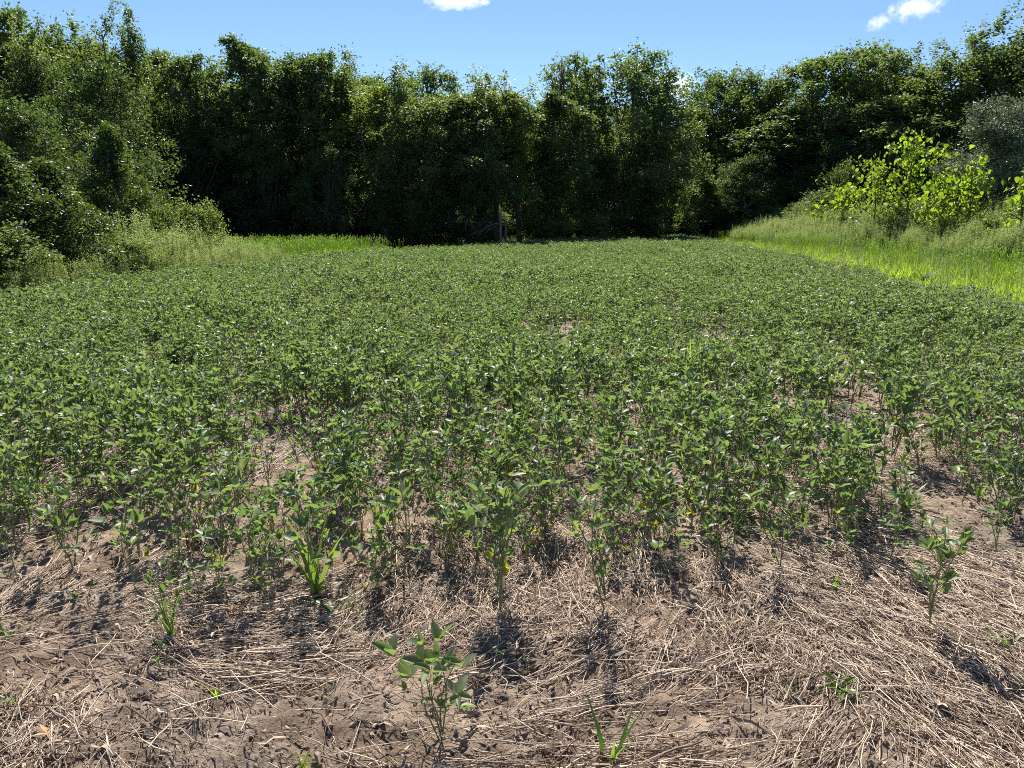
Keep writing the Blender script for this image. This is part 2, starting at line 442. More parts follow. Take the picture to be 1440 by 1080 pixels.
def make_tree(name, seed, H=12.0, Rad=2.6, base=0.08, nlimb=36, clumps=7, per=46, leaf=0.2, csize=0.5, style='broad', mat=None, lean=0.0, leaders=1):
    r = np.random.default_rng(seed)
    tr, cr = MB(), MB()
    zs = np.linspace(0, H * 0.93, 9)
    wob = np.cumsum(r.normal(0, 0.10, (9, 2)), 0)
    wob -= wob[0]
    tx = wob[:, 0] + lean * (zs / H) ** 2
    ty = wob[:, 1]
    rad0 = 0.019 * H * (0.8 if style != 'shrub' else 0.35)
    tr.tube(np.stack([tx, ty, zs], 1), rad0 * (1 - zs / H) ** 0.8 + 0.012, 7)
    stems = [(tx, ty, zs, 1.0)]
    for k in range(leaders - 1):                         # extra leaders make a lobed top
        z0 = H * r.uniform(0.2, 0.4); az = r.uniform(0, 2 * math.pi)
        top = H * r.uniform(0.78, 0.97); off = Rad * r.uniform(0.3, 0.55)
        z = np.linspace(z0, top, 7); f = ((z - z0) / (top - z0)) ** 0.6
        x = np.interp(z0, zs, tx) + math.cos(az) * off * f; y = np.interp(z0, zs, ty) + math.sin(az) * off * f
        tr.tube(np.stack([x, y, z], 1), rad0 * 0.5 * (1 - f * 0.9) + 0.01, 6)
        stems.append((x, y, z, 0.62))
    ga = 0
    if style in ('broad', 'column', 'cone'):
        nl = nlimb
        for k in range(nl):
            u = (k + r.uniform(0.1, 0.9)) / nl
            if style == 'cone': prof = (1.03 - u) ** 0.75
            elif style == 'column': prof = min(1, 1.5 * (1.04 - u) ** 0.5) * (0.75 + 0.25 * min(1, u * 4))
            else: prof = min(1, 1.45 * (1.06 - u) ** 0.5) * (0.6 + 0.4 * min(1, u * 3.2))
            lr = csize * 1.9 * r.uniform(0.6, 1.5) * (0.65 + 0.35 * prof)
            z = base * H + lr * 0.6 + u * (H * 0.985 - base * H - lr * 1.3)
            sx, sy, sz, sr = stems[k % len(stems)]
            ga += 2.4 + r.normal(0, 0.5)
            rr = max(0.05, Rad * prof * (r.uniform(0.4, 1.22) if style != 'cone' else r.uniform(0.3, 1.35)) - lr * 0.55)
            hx = np.interp(z, zs, tx) + math.cos(ga) * rr
            hy = np.interp(z, zs, ty) + math.sin(ga) * rr
            zb = max(base * H * 0.5 + 0.2, z - rr * r.uniform(0.4, 1.0) - 0.3)
            zb = min(max(zb, sz[0]), sz[-1])
            p0 = np.array([np.interp(zb, sz, sx), np.interp(zb, sz, sy), zb])
            c = np.array([hx, hy, z])
            mid = (p0 + c) / 2 + np.array([0, 0, -0.08 * rr])
            tr.tube([p0, mid, c], [0.014 + 0.012 * rr, 0.012 + 0.006 * rr, 0.006], 5)
            # leaf sprays stand out of the lobe all round, thicker on its upper side
            ns = int(clumps * 3.2)
            for q in range(ns):
                d = nrm(r.normal(0, 1, 3) + np.array([0, 0, 0.35]))
                cp = c + d * lr * np.array([1.0, 1.0, 0.85]) * r.uniform(0.55, 1.08)
                m = max(5, int(per * 0.34 * r.uniform(0.5, 1.4)))
                g = r.normal(0, 1, (m, 3)) * csize * np.array([0.34, 0.34, 0.32]) * r.uniform(0.6, 1.3)
                ct = r.uniform(0.25, 0.75)
                leaf_cloud(cr, cp + g, leaf, 0.15, np.clip(ct + r.normal(0, 0.15, m), 0, 1), r, droop=0.55)
                if q % 5 == 0:
                    tr.tube([c, cp], [0.008, 0.003], 3)
    for k in range(nlimb if style not in ('broad', 'column', 'cone') else 0):
        sx, sy, sz, sr = stems[k % len(stems)]
        u = ((k // len(stems)) + r.uniform(0.1, 0.9)) / math.ceil(nlimb / len(stems))
        zlo = max(base * H, sz[0])
        z = zlo + u * (sz[-1] - zlo)
        ga += 2.4 + r.normal(0, 0.4)
        prof = {'broad': (math.sin(math.pi * min(1, 0.16 + 0.84 * u ** 0.9)) ** 0.7),
                'cone': (1.02 - u) ** 0.8, 'feather': 0.35 + 0.65 * math.sin(math.pi * (0.1 + 0.8 * u)),
                'shrub': math.sqrt(max(0.04, 1 - (u * 0.95) ** 2)), 'column': min(1, 1.25 * (1.02 - u) ** 0.5)}[style]
        ln = Rad * sr * prof * r.uniform(0.65, 1.2) + 0.15
        rise = {'feather': r.uniform(0.6, 1.4), 'shrub': r.uniform(-0.15, 0.6)}.get(style, r.uniform(0.25, 0.9))
        p0 = np.array([np.interp(z, sz, sx), np.interp(z, sz, sy), z])
        d = nrm([math.cos(ga), math.sin(ga), rise])
        tt = np.linspace(0, 1, 5)[:, None]
        sag = np.zeros((5, 3)); sag[:, 2] = -0.12 * ln * (tt[:, 0] ** 2) * (1 if style != 'feather' else -0.4)
        bend = r.normal(0, 0.07 * ln, (5, 3)) * tt
        pts = p0 + d * ln * tt + sag + bend
        tr.tube(pts, np.linspace(0.012 + 0.010 * ln * 2.2, 0.006, 5), 4)
        nc = max(2, int(round(clumps * (0.4 + 0.6 * ln / Rad))))
        for c in range(nc):
            f = r.uniform(0.3, 1.05)
            cpos = p0 + d * ln * f
            cpos = np.array([np.interp(f, tt[:, 0], pts[:, j]) for j in range(3)]) + r.normal(0, csize * 0.55, 3)
            cs = csize * r.uniform(0.55, 1.25)
            m = max(6, int(per * r.uniform(0.6, 1.3)))
            if style == 'feather':
                g = r.normal(0, 1, (m, 3)) * cs * np.array([0.4, 0.4, 0.85])
            else:
                g = r.normal(0, 1, (m, 3)) * cs * np.array([0.62, 0.62, 0.42])
            ct = r.uniform(0.25, 0.75)
            leaf_cloud(cr, cpos + g, leaf, 0.5, np.clip(ct + r.normal(0, 0.15, m), 0, 1), r)
    for sx, sy, sz, sr in stems:                         # leafy tips hide the bare leader
        for q in range(10):
            f = r.uniform(0.72, 1.03); z = sz[0] + (sz[-1] - sz[0]) * f
            cp = np.array([np.interp(z, sz, sx), np.interp(z, sz, sy), z]) + r.normal(0, csize * 0.4, 3)
            m = max(6, int(per * 0.5))
            g = r.normal(0, 1, (m, 3)) * csize * np.array([0.4, 0.4, 0.5])
            leaf_cloud(cr, cp + g, leaf, 0.5, np.clip(0.55 + r.normal(0, 0.15, m), 0, 1), r)
    cr.v = [np.concatenate(cr.v)]
    cr.v[0][:, 2] = np.maximum(cr.v[0][:, 2], 0.03)
    return tr.mesh(name + '_trunk', M_bark), cr.mesh(name + '_crown', mat or M_tree, False), H, Rad

V = {}
V['b0'] = make_tree('broad0', 11, Rad=3.4, base=0.16, nlimb=46, leaders=4, clumps=8)
V['b1'] = make_tree('broad1', 12, Rad=3.1, base=0.24, nlimb=46, leaders=3, clumps=8, csize=0.45)
V['b2'] = make_tree('broad2', 13, Rad=3.8, nlimb=54, leaders=5, clumps=7)
V['b3'] = make_tree('broad3', 14, Rad=2.8, base=0.28, nlimb=46, style='column', leaders=3, clumps=8, csize=0.42)
V['b4'] = make_tree('broad4', 15, Rad=3.5, base=0.2, nlimb=46, lean=0.8, leaders=4, clumps=8)
V['p0'] = make_tree('pale0', 21, Rad=2.9, style='feather', nlimb=40, clumps=8, per=52, csize=0.42, mat=M_tree2, leaders=4, leaf=0.18)
V['p1'] = make_tree('pale1', 22, Rad=2.8, style='feather', nlimb=32, clumps=6, per=40, csize=0.36, mat=M_tree2, leaders=3, leaf=0.17, base=0.2)
V['y0'] = make_tree('yellow0', 31, Rad=3.3, nlimb=44, clumps=7, mat=M_tree3, leaders=4, csize=0.42, per=46)
V['f0'] = make_tree('feather0', 33, Rad=2.9, style='feather', nlimb=44, clumps=8, per=64, csize=0.38, leaders=5, lean=0.9, leaf=0.16)
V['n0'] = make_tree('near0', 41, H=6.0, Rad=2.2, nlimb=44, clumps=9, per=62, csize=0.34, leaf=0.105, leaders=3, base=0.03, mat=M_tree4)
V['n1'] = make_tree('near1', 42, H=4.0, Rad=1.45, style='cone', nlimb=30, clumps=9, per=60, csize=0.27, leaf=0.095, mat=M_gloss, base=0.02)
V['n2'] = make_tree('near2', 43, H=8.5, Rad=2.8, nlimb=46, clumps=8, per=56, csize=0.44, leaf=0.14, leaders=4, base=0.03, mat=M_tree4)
V['s0'] = make_tree('shrub0', 51, H=2.2, Rad=1.3, style='shrub', nlimb=22, clumps=5, per=60, csize=0.24, leaf=0.1, leaders=3, base=0.02, mat=M_tree2)
V['s1'] = make_tree('shrub1', 52, H=2.4, Rad=1.5, style='shrub', nlimb=24, clumps=5, per=60, csize=0.26, leaf=0.11, leaders=4, base=0.02)
V['v0'] = make_tree('silver0', 53, H=5.5, Rad=2.6, style='shrub', nlimb=44, clumps=8, per=80, csize=0.36, leaf=0.11, leaders=5, base=0.03, mat=M_silver)

def plant_tree(name, var, x, y, h, w, label, cat='tree', group=None, rz=None, trunk='trunk', crown='crown'):
    t, c, H, Rd = V[var]
    root = bpy.data.objects.new(name, None)
    COL.objects.link(root)
    root.location = (x, y, float(ground_h(x, y)) - 0.03)
    root.rotation_euler = (0, 0, random.uniform(0, 6.28) if rz is None else rz)
    root.scale = (w / (2 * Rd), w / (2 * Rd), h / H)
    root.empty_display_size = 0.3
    tag(root, label, cat, group)
    link(trunk, t, root)
    link(crown, c, root)
    return root

def tree_px(name, var, px, ytop, dist, wpx, label, cat='tree', group=None, rz=None):
    x, z = at_dist(px, ytop, dist)
    plant_tree(name, var, x, dist, z - float(ground_h(x, dist)), wpx * ((1.62 if dist > 41 else 1.15) if cat == 'tree' else 1.0) / FPX * dist, label, cat, group, rz)

GT = 'trees of the woodland edge behind the field'
# px of the crown, px of its top, metres away, px width, label
for a in [
    ('feathery_tree', 'p1', 30, 34, 34, 110, 'thin pale feathery tree whose sparse top rises at the left end of the skyline'),
    ('broadleaf_tree', 'n2', 60, 78, 34, 105, 'green broadleaf tree just right of the thin pale feathery tree on the left'),
    ('feathery_tree', 'f0', 158, 26, 40, 105, 'tall dark feathery tree with a split tip rising above the round crown on the left'),
    ('broadleaf_tree', 'n2', 148, 84, 31, 150, 'wide round-crowned green tree below the tall dark feathery tip on the left'),
    ('broadleaf_tree', 'n0', 30, 140, 22, 150, 'shadowed broadleaf tree filling the left edge behind the glossy small trees'),
    ('broadleaf_tree', 'b1', 262, 72, 43, 78, 'narrow green tree standing between the wide round crown and the pale hazy one'),
    ('feathery_tree', 'p0', 300, 88, 46, 75, 'low pale feathery tree left of the tree with the pointed three-lobed top'),
    ('broadleaf_tree', 'b3', 345, 50, 46, 90, 'tall tree with a pointed lobed top, highest of the left back row'),
    ('broadleaf_tree', 'b0', 396, 74, 47, 88, 'rounded green tree directly right of the pointed lobed tree'),
    ('broadleaf_tree', 'b1', 440, 68, 47, 84, 'green tree with a domed top left of the pale wispy tree in the back row'),
    ('feathery_tree', 'p0', 492, 72, 49, 84, 'pale wispy tree with upright thin shoots in the back row'),
    ('broadleaf_tree', 'y0', 520, 118, 46, 100, 'lower yellow-tinged green tree in front of the pale wispy back-row tree'),
    ('feathery_tree', 'p1', 545, 92, 46, 76, 'thin-topped pale tree just left of the lowest dip of the skyline'),
    ('broadleaf_tree', 'b4', 588, 134, 44, 84, 'dark low tree at the lowest dip of the skyline'),
    ('broadleaf_tree', 'b3', 634, 128, 44, 86, 'dark columnar tree right of the lowest dip of the skyline'),
    ('feathery_tree', 'p0', 700, 104, 47, 90, 'pale loose-leaved tree above the two grey posts'),
    ('broadleaf_tree', 'y0', 732, 126, 46, 86, 'yellow-green tree catching light left of the bare upright branches'),
    ('broadleaf_tree', 'b1', 668, 136, 44, 80, 'dark green tree behind and left of the two grey posts'),
    ('broadleaf_tree', 'b3', 784, 128, 48, 80, 'dark narrow tree below the bare upright branches'),
    ('broadleaf_tree', 'b4', 828, 72, 54, 84, 'tall slim tree right of the bare upright branches'),
    ('broadleaf_tree', 'b2', 882, 70, 55, 116, 'tallest broad tree in the middle of the far edge, left of the bright cloud gap'),
    ('broadleaf_tree', 'b4', 922, 112, 54, 80, 'tree leaning into the bright cloud gap in the skyline'),
    ('broadleaf_tree', 'y0', 972, 150, 70, 84, 'low yellow-green tree filling the foot of the bright cloud gap'),
    ('broadleaf_tree', 'b2', 1012, 90, 71, 96, 'tree with a visible dark trunk standing right of the bright cloud gap'),
    ('broadleaf_tree', 'b0', 1054, 100, 70, 88, 'twin-topped green tree next to the one with a visible dark trunk'),
    ('feathery_tree', 'p1', 1100, 112, 68, 80, 'thin leaning pale tree at the dip in the right skyline'),
    ('broadleaf_tree', 'b1', 1148, 76, 66, 104, 'full green tree right of the dip in the right skyline'),
    ('broadleaf_tree', 'b0', 1212, 62, 64, 100, 'green tree with a pointed tip left of the pale-topped tree on the right'),
    ('feathery_tree', 'p0', 1270, 66, 66, 90, 'pale-topped tree behind the yellow-green one on the right'),
    ('broadleaf_tree', 'y0', 1318, 92, 60, 92, 'yellow-green tree left of the tallest dark tree on the right'),
    ('broadleaf_tree', 'f0', 1378, 36, 58, 116, 'tallest dark tree on the right with its top blown to one side'),
    ('broadleaf_tree', 'b2', 1436, 52, 56, 120, 'dark tree at the right end of the skyline beyond the silvery shrub'),
    ('broadleaf_tree', 'b4', 1500, 60, 55, 110, 'dark tree past the right end of the skyline'),
    ('broadleaf_tree', 'b3', 1250, 130, 58, 110, 'shadowed lower tree behind the lime-leaved sapling'),
    ('broadleaf_tree', 'b1', 1120, 150, 64, 110, 'shadowed lower tree behind the pale thicket on the bank'),
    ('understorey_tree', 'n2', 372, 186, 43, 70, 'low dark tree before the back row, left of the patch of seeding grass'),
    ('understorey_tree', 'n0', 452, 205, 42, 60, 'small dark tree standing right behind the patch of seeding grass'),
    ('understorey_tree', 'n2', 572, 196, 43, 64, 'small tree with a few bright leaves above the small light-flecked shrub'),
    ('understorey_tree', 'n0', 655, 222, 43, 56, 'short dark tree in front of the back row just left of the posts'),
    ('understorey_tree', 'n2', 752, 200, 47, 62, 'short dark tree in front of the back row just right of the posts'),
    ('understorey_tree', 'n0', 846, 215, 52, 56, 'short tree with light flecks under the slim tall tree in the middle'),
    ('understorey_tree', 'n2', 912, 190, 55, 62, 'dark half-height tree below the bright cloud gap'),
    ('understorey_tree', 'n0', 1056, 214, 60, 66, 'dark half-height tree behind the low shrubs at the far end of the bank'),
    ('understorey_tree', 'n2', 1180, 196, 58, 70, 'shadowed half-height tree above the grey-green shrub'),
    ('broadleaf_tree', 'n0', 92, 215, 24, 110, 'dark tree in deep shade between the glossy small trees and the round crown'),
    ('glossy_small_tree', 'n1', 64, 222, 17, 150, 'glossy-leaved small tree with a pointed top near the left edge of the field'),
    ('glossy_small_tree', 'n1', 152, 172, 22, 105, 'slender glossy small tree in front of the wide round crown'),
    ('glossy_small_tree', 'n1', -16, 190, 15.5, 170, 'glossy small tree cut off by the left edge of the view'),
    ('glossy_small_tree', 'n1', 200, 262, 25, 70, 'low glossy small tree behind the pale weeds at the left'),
]:
    tree_px(*a, cat='tree', group=GT)

# bare upright branches in the skyline: a dead tree
def dead_tree():
    r = np.random.default_rng(5)
    mb, bm = MB(), []
    x, z = at_dist(788, 78, 53.5)
    root = bpy.data.objects.new('dead_tree', None); COL.objects.link(root)
    root.location = (x, 53.5, float(ground_h(x, 53.5)))
    tag(root, 'leafless dead tree with thin upright branches against the sky', 'tree', GT)
    mb.tube([(0, 0, -0.1), (0.1, 0, 5), (0.0, 0.1, 9), (0.1, 0, z)], [0.17, 0.13, 0.09, 0.02], 7)
    link('trunk', mb.mesh('dead_trunk', M_dead), root)
    for k in range(13):
        b = MB()
        z0 = r.uniform(6, z - 2); az = r.uniform(0, 6.28); ln = r.uniform(1.2, 3.0)
        d = nrm([math.cos(az) * 0.5, math.sin(az) * 0.5, 1.3])
        pts = np.array([0.05, 0.05, z0]) + d * ln * np.linspace(0, 1, 5)[:, None] + r.normal(0, 0.07, (5, 3)) * np.linspace(0, 1, 5)[:, None]
        b.tube(pts, np.linspace(0.045, 0.012, 5), 5)
        for j in range(4):
            f = r.uniform(0.3, 0.9); p = pts[0] + (pts[-1] - pts[0]) * f
            d2 = nrm(d + r.normal(0, 0.4, 3))
            b.tube([p, p + d2 * 0.4, p + d2 * 0.8 + np.array([0, 0, 0.1])], [0.018, 0.012, 0.008], 4)
        link('branch', b.mesh('dead_branch', M_dead), root)
dead_tree()

# the deeper woodland, one mass behind the front trees
def wood_mass():
    pts, rot, scl, idx = [], [], [], []
    keys = ['b0', 'p0', 'b1', 'b3', 'y0']
    r = np.random.default_rng(9)
    front = [(-60, 26), (-24, 30), (-18, 44), (-10, 50), (0, 55), (8, 60), (15, 72), (24, 72), (36, 66), (60, 62)]
    fx, fy = zip(*front)
    for k in range(520):
        x = r.uniform(-60, 62)
        y = np.interp(x, fx, fy) + 4.0 + 30 * r.uniform(0, 1) ** 1.2
        pts.append((x, y, float(ground_h(x, y)) - 0.05))
        h = r.uniform(0.66, 1.04)
        rot.append((0, 0, r.uniform(0, 6.28))); scl.append((1.02, 1.02, h)); idx.append(r.integers(0, 5))
    meshes = []
    for k in keys:
        t, c, H, Rd = V[k]
        meshes.append(c)
    scatter('woodland', pts, rot, scl, idx, meshes, 'dark mass of woodland foliage deeper behind the front row of trees', 'woodland')
wood_mass()

# ------------------------------------------------------------------ shrubs
GS = 'shrubs along the foot of the trees'
for a in [
    ('shrub', 's1', 986, 236, 61, 86, 'dark rounded shrub at the right end of the far field edge', 'shrub', GS),
    ('shrub', 's0', 282, 284, 24, 84, 'pale conical shrub with upright shoots left of the far grass patch', 'shrub', GS),
    ('shrub', 's0', 228, 284, 23, 76, 'pale leafy shrub beside the conical one at the left field edge', 'shrub', GS),
    ('shrub', 's1', 542, 280, 42, 56, 'small shrub with a few light leaves standing before the dark trees left of the posts', 'shrub', GS),
    ('shrub', 's0', 590, 306, 43, 70, 'low shrub between the small light-flecked shrub and the grey posts', 'shrub', GS),
    ('shrub', 's1', 640, 312, 44, 70, 'dark shrub just left of the dead branch by the posts', 'shrub', GS),
    ('shrub', 's0', 770, 304, 46, 90, 'greyish low shrub right of the two grey posts', 'shrub', GS),
    ('shrub', 's0', 838, 302, 49, 70, 'greyish shrub catching light at the middle of the far edge', 'shrub', GS),
    ('shrub', 's1', 905, 306, 53, 90, 'dark low shrub left of the rounded shrub at the far edge', 'shrub', GS),
    ('shrub', 's1', 480, 296, 45, 110, 'shadowed shrub behind the far grass patch', 'shrub', GS),
    ('shrub', 's1', 380, 300, 46, 120, 'shadowed shrub behind the left end of the far grass patch', 'shrub', GS),
    ('shrub', 's0', 1110, 246, 62, 92, 'pale feathery shrub rising from the weedy bank', 'shrub', GS),
    ('shrub', 's1', 1196, 232, 50, 56, 'grey-green shrub left of the lime-leaved sapling', 'shrub', GS),
    ('shrub', 's1', 1158, 268, 52, 90, 'dark green vine-covered shrub on the bank before the lime-leaved sapling', 'shrub', GS),
    ('shrub', 's1', 18, 318, 14.5, 150, 'dark leafy shrub in shade at the left edge of the crop', 'shrub', GS),
    ('silvery_shrub', 'v0', 1440, 132, 32, 170, 'big silvery-leaved shrub at the right edge above the weedy bank', 'shrub', GS),
    ('silvery_shrub', 'v0', 1380, 205, 35, 130, 'smaller silvery shrub behind the lime-leaved saplings', 'shrub', GS),
]:
    tree_px(*a)

def leaflet(mb, base, d, nn, L, w, r, tint):
    d = nrm(d); sd = nrm(np.cross(d, nn)); nn = np.cross(sd, d)
    fold = r.uniform(0.3, 0.95); curl = r.uniform(-0.1, 0.3)
    prof = [(0, 0), (0.15, 0.80), (0.38, 1.0), (0.70, 0.74), (1, 0)]
    v = []
    for f, ww in prof:
        c = base + d * L * f - nn * curl * L * f * f
        if ww == 0: v.append(c)
        else:
            s = sd * w * 0.5 * ww * math.cos(fold); u = nn * w * 0.5 * ww * math.sin(fold)
            v += [c + s + u, c, c - s + u]
    t = [(0, 1, 2), (0, 2, 3), (7, 10, 8), (8, 10, 9)]
    q = [(1, 4, 5, 2), (2, 5, 6, 3), (4, 7, 8, 5), (5, 8, 9, 6)]
    mb.add(v, q, t, tint)

# ------------------------------------------------------------------ lime saplings with large leaves
def broad_leaf(seed, L=1.0):
    """a large shallow-lobed leaf, origin at its stalk, along +Y"""
    r = np.random.default_rng(seed)
    prof = [(0.0, 0.0), (0.10, 0.30), (0.28, 0.47), (0.42, 0.40), (0.52, 0.44), (0.70, 0.30), (0.86, 0.14), (1.0, 0.0)]
    v, t = [], []
    for y, w in prof:
        zc = -0.22 * y * y
        v.append((0, y * L, zc * L))
        v.append((-w * L, (y - 0.05 * w) * L, (zc + 0.22 * w * r.uniform(0.6, 1.4)) * L))
        v.append((w * L, (y - 0.05 * w) * L, (zc + 0.22 * w * r.uniform(0.6, 1.4)) * L))
    q = []
    for i in range(len(prof) - 1):
        a, b = 3 * i, 3 * i + 3
        q += [(a, b, b + 1, a + 1), (a, a + 2, b + 2, b)]
    mb = MB(); mb.add(v, q, None, r.uniform(0.35, 0.65))
    return mb.mesh('sapling_leaf', M_sap)
SAP_LEAVES = [broad_leaf(s) for s in range(4)]

def sapling(px, ytop, dist, wpx, nb, nleaf, label, lsize=0.34, seed=1):
    r = np.random.default_rng(seed)
    x, z = at_dist(px, ytop, dist)
    g = float(ground_h(x, dist))
    H = z - g
    wid = wpx / FPX * dist * 0.5
    root = bpy.data.objects.new('sapling', None); COL.objects.link(root)
    root.location = (x, dist, g - 0.02)
    tag(root, label, 'sapling', 'lime-leaved saplings on the bank')
    mb = MB()
    mb.tube([(0, 0, -0.05), (0.05, 0, H * 0.4), (-0.02, 0.04, H * 0.75), (0, 0, H)], [0.05, 0.04, 0.025, 0.008], 6)
    link('trunk', mb.mesh('sapling_trunk', M_bark), root)
    tips = []
    for k in range(nb):
        u = (k + 0.5) / nb
        z0 = H * (0.16 + 0.72 * u); az = k * 2.4 + r.normal(0, 0.3)
        ln = wid * (1.1 - 0.85 * u) * r.uniform(0.75, 1.15)
        d = nrm([math.cos(az), math.sin(az), 0.45])
        pts = np.array([0, 0, z0]) + d * ln * np.linspace(0, 1, 5)[:, None]
        pts[:, 2] += 0.05 * ln * np.linspace(0, 1, 5) ** 2
        b = MB(); b.tube(pts, np.linspace(0.02, 0.006, 5), 5)
        link('branch', b.mesh('sapling_branch', M_bark), root)
        tips.append(pts)
    tips.append(np.array([(0, 0, H * (0.3 + 0.175 * i)) for i in range(5)]))
    tips += [tips[-1]] * 4
    fo = MB()
    for k in range(int(nleaf * 1.7)):
        pts = tips[r.integers(0, len(tips))]; f = r.uniform(0.1, 0.95)
        p = np.array([np.interp(f, np.linspace(0, 1, 5), pts[:, j]) for j in range(3)]) + r.normal(0, 0.16, 3)
        d = np.array([*r.normal(0, 1, 2), -0.9]); no = r.normal(0, 1, 3)
        leaflet(fo, p, d, no, lsize * r.uniform(0.5, 0.9), lsize * 0.55, r, r.uniform(0.2, 0.7))
    tag(link('foliage', fo.mesh('sapling_foliage', M_sap), root), kind='stuff')
    for k in range(nleaf):
        pts = tips[k % len(tips)]
        f = r.uniform(0.15, 1.0)
        p = np.array([np.interp(f, np.linspace(0, 1, 5), pts[:, j]) for j in range(3)]) + r.normal(0, 0.12 if k % len(tips) < nb else 0.3, 3)
        o = link('leaf', SAP_LEAVES[k % 4], root, p)
        o.rotation_euler = (r.normal(-0.95, 0.4), r.normal(0, 0.35), r.uniform(0, 6.28))
        s = lsize * r.uniform(0.65, 1.15)
        o.scale = (s, s, s)
sapling(1288, 180, 36, 230, 26, 300, 'tallest lime-green sapling with large backlit leaves on the right bank', 0.235, 1)
sapling(1238, 214, 38, 130, 18, 170, 'slim lime-green sapling leaning against the left side of the tallest sapling', 0.22, 5)
sapling(1330, 238, 32, 130, 18, 170, 'low leafy lime-green sapling at the right foot of the tallest sapling', 0.21, 6)
sapling(1372, 222, 30.5, 130, 16, 170, 'shorter lime-green sapling between the tallest one and the silvery shrub', 0.21, 2)
sapling(1446, 232, 26, 100, 12, 90, 'lime-green sapling at the right edge of the view', 0.2, 3)
sapling(1190, 258, 43, 130, 16, 160, 'low bushy lime-green sapling left of the tallest sapling', 0.26, 4)

# ------------------------------------------------------------------ grey posts and dead branch
def post(px, ytop, ybase, dist, rad, label, seed, stub):
    r = np.random.default_rng(seed)
    x, z = at_dist(px, ytop, dist)
    g = float(ground_h(x, dist)); H = z - g
    root = bpy.data.objects.new('wooden_post', None); COL.objects.link(root)
    root.location = (x, dist, g - 0.03)
    tag(root, label, 'post', 'old posts at the far edge of the field')
    mb = MB()
    pts = [(r.normal(0, 0.015), r.normal(0, 0.015), H * k / 6) for k in range(7)]
    mb.tube(pts, rad * r.uniform(0.88, 1.1, 7), 9)
    link('shaft', mb.mesh('post_shaft', M_dead), root)
    if stub:
        b = MB(); b.tube([(0, 0, H * 0.72), (0.2, -0.05, H * 0.73), (0.42, -0.08, H * 0.74)], [0.035, 0.028, 0.012], 6)
        link('stub', b.mesh('post_stub', M_dead), root)
        b = MB(); b.tube([(0, 0, H * 0.95), (-0.06, 0, H), (-0.02, 0.0, H * 1.06)], [0.07, 0.05, 0.015], 6)
        link('splintered_top', b.mesh('post_top', M_dead), root)
post(704, 300, 342, 38.5, 0.075, 'taller weathered grey post with a broken stub at the far field edge', 1, True)
post(711, 310, 340, 40.0, 0.065, 'shorter weathered grey post close behind the taller one', 2, False)

def fallen_branch():
    r = np.random.default_rng(3)
    x, z = at_dist(702, 314, 38.8)
    g = float(ground_h(x, 38.8))
    root = bpy.data.objects.new('dead_branch', None); COL.objects.link(root)
    root.location = (x, 38.8, g)
    tag(root, 'grey dead branch arching down to the left against the taller post', 'dead branch')
    h = z - g
    arch = np.array([(-0.02, 0.1, h), (-0.25, 0, h - 0.03), (-0.5, -0.05, h - 0.12), (-0.75, 0, h - 0.26), (-0.98, 0, h - 0.45), (-1.1, 0, h - 0.65)])
    mb = MB(); mb.tube(arch, [0.035, 0.03, 0.026, 0.02, 0.014, 0.008], 6)
    link('limb', mb.mesh('dead_limb', M_dead), root)
    for k in range(13):
        b = MB()
        p = arch[r.integers(0, 5)] + r.normal(0, 0.05, 3)
        d = nrm([-0.7 + r.normal(0, 0.35), r.normal(0, 0.5), r.uniform(-1.0, 0.5)])
        ln = min(r.uniform(0.4, 0.9), (p[2] - 0.15) / max(0.2, -d[2]) if d[2] < 0 else 2)
        m = p + d * ln * 0.5 + r.normal(0, 0.05, 3)
        b.tube([p, m, p + d * ln], [0.022, 0.015, 0.007], 5)
        link('twig', b.mesh('dead_twig', M_dead), root)
fallen_branch()

# ------------------------------------------------------------------ grass, weeds
def blade(mb, base, L, w, az, lean, curl, r, tint):
    n = 4
    d = np.array([math.cos(az), math.sin(az), 0]); sd = np.array([-math.sin(az), math.cos(az), 0])
    v = []; ang = lean; p = np.array(base, float)
    for i in range(n + 1):
        f = i / n
        ww = w * (0.75 + 0.5 * f if f < 0.35 else 1.15 * (1 - f) ** 0.7) * 0.5
        v += [p + sd * ww, p - sd * ww] if i < n else [p]
        p = p + (d * math.sin(ang) + np.array([0, 0, math.cos(ang)])) * L / n
        ang += curl / n
    q = [(2 * i, 2 * i + 1, 2 * i + 3, 2 * i + 2) for i in range(n - 1)]
    mb.add(v, q, [(2 * n - 2, 2 * n - 1, 2 * n)], tint)

def tuft(name, seed, nb, L, w, spread, mat, heads=False):
    r = np.random.default_rng(seed)
    mb = MB()
    for k in range(nb):
        a = r.uniform(0, 6.28); rr = spread * math.sqrt(r.uniform(0, 1))
        blade(mb, (math.cos(a) * rr, math.sin(a) * rr, -0.01), L * r.uniform(0.55, 1.2), w * r.uniform(0.7, 1.3), r.uniform(0, 6.28),
              r.uniform(0.05, 0.5), r.uniform(0.3, 1.5), r, r.uniform(0.2, 0.8))
    if heads:
        for k in range(6):
            a = r.uniform(0, 6.28); rr = spread * r.uniform(0, 1); h = L * r.uniform(1.1, 1.5)
            p = np.array([math.cos(a) * rr, math.sin(a) * rr, 0])
            tp = p + np.array([r.normal(0, 0.05), r.normal(0, 0.05), h])
            mb.tube([p, tp, tp + np.array([r.normal(0, .03), r.normal(0, .03), .07])], [0.002, 0.003, 0.008], 4, 1.0)
    return mb.mesh(name, mat)

LIME = [tuft('lime_tuft', s, 34, 0.20, 0.012, 0.12, M_grass) for s in range(5)]
TALL = [tuft('seed_tuft', 20 + s, 26, 0.42, 0.012, 0.16, M_weed if s % 2 else M_grass, True) for s in range(4)]
FIELD = [tuft('shade_tuft', 30 + s, 24, 0.30, 0.010, 0.14, M_weedgrass) for s in range(3)]

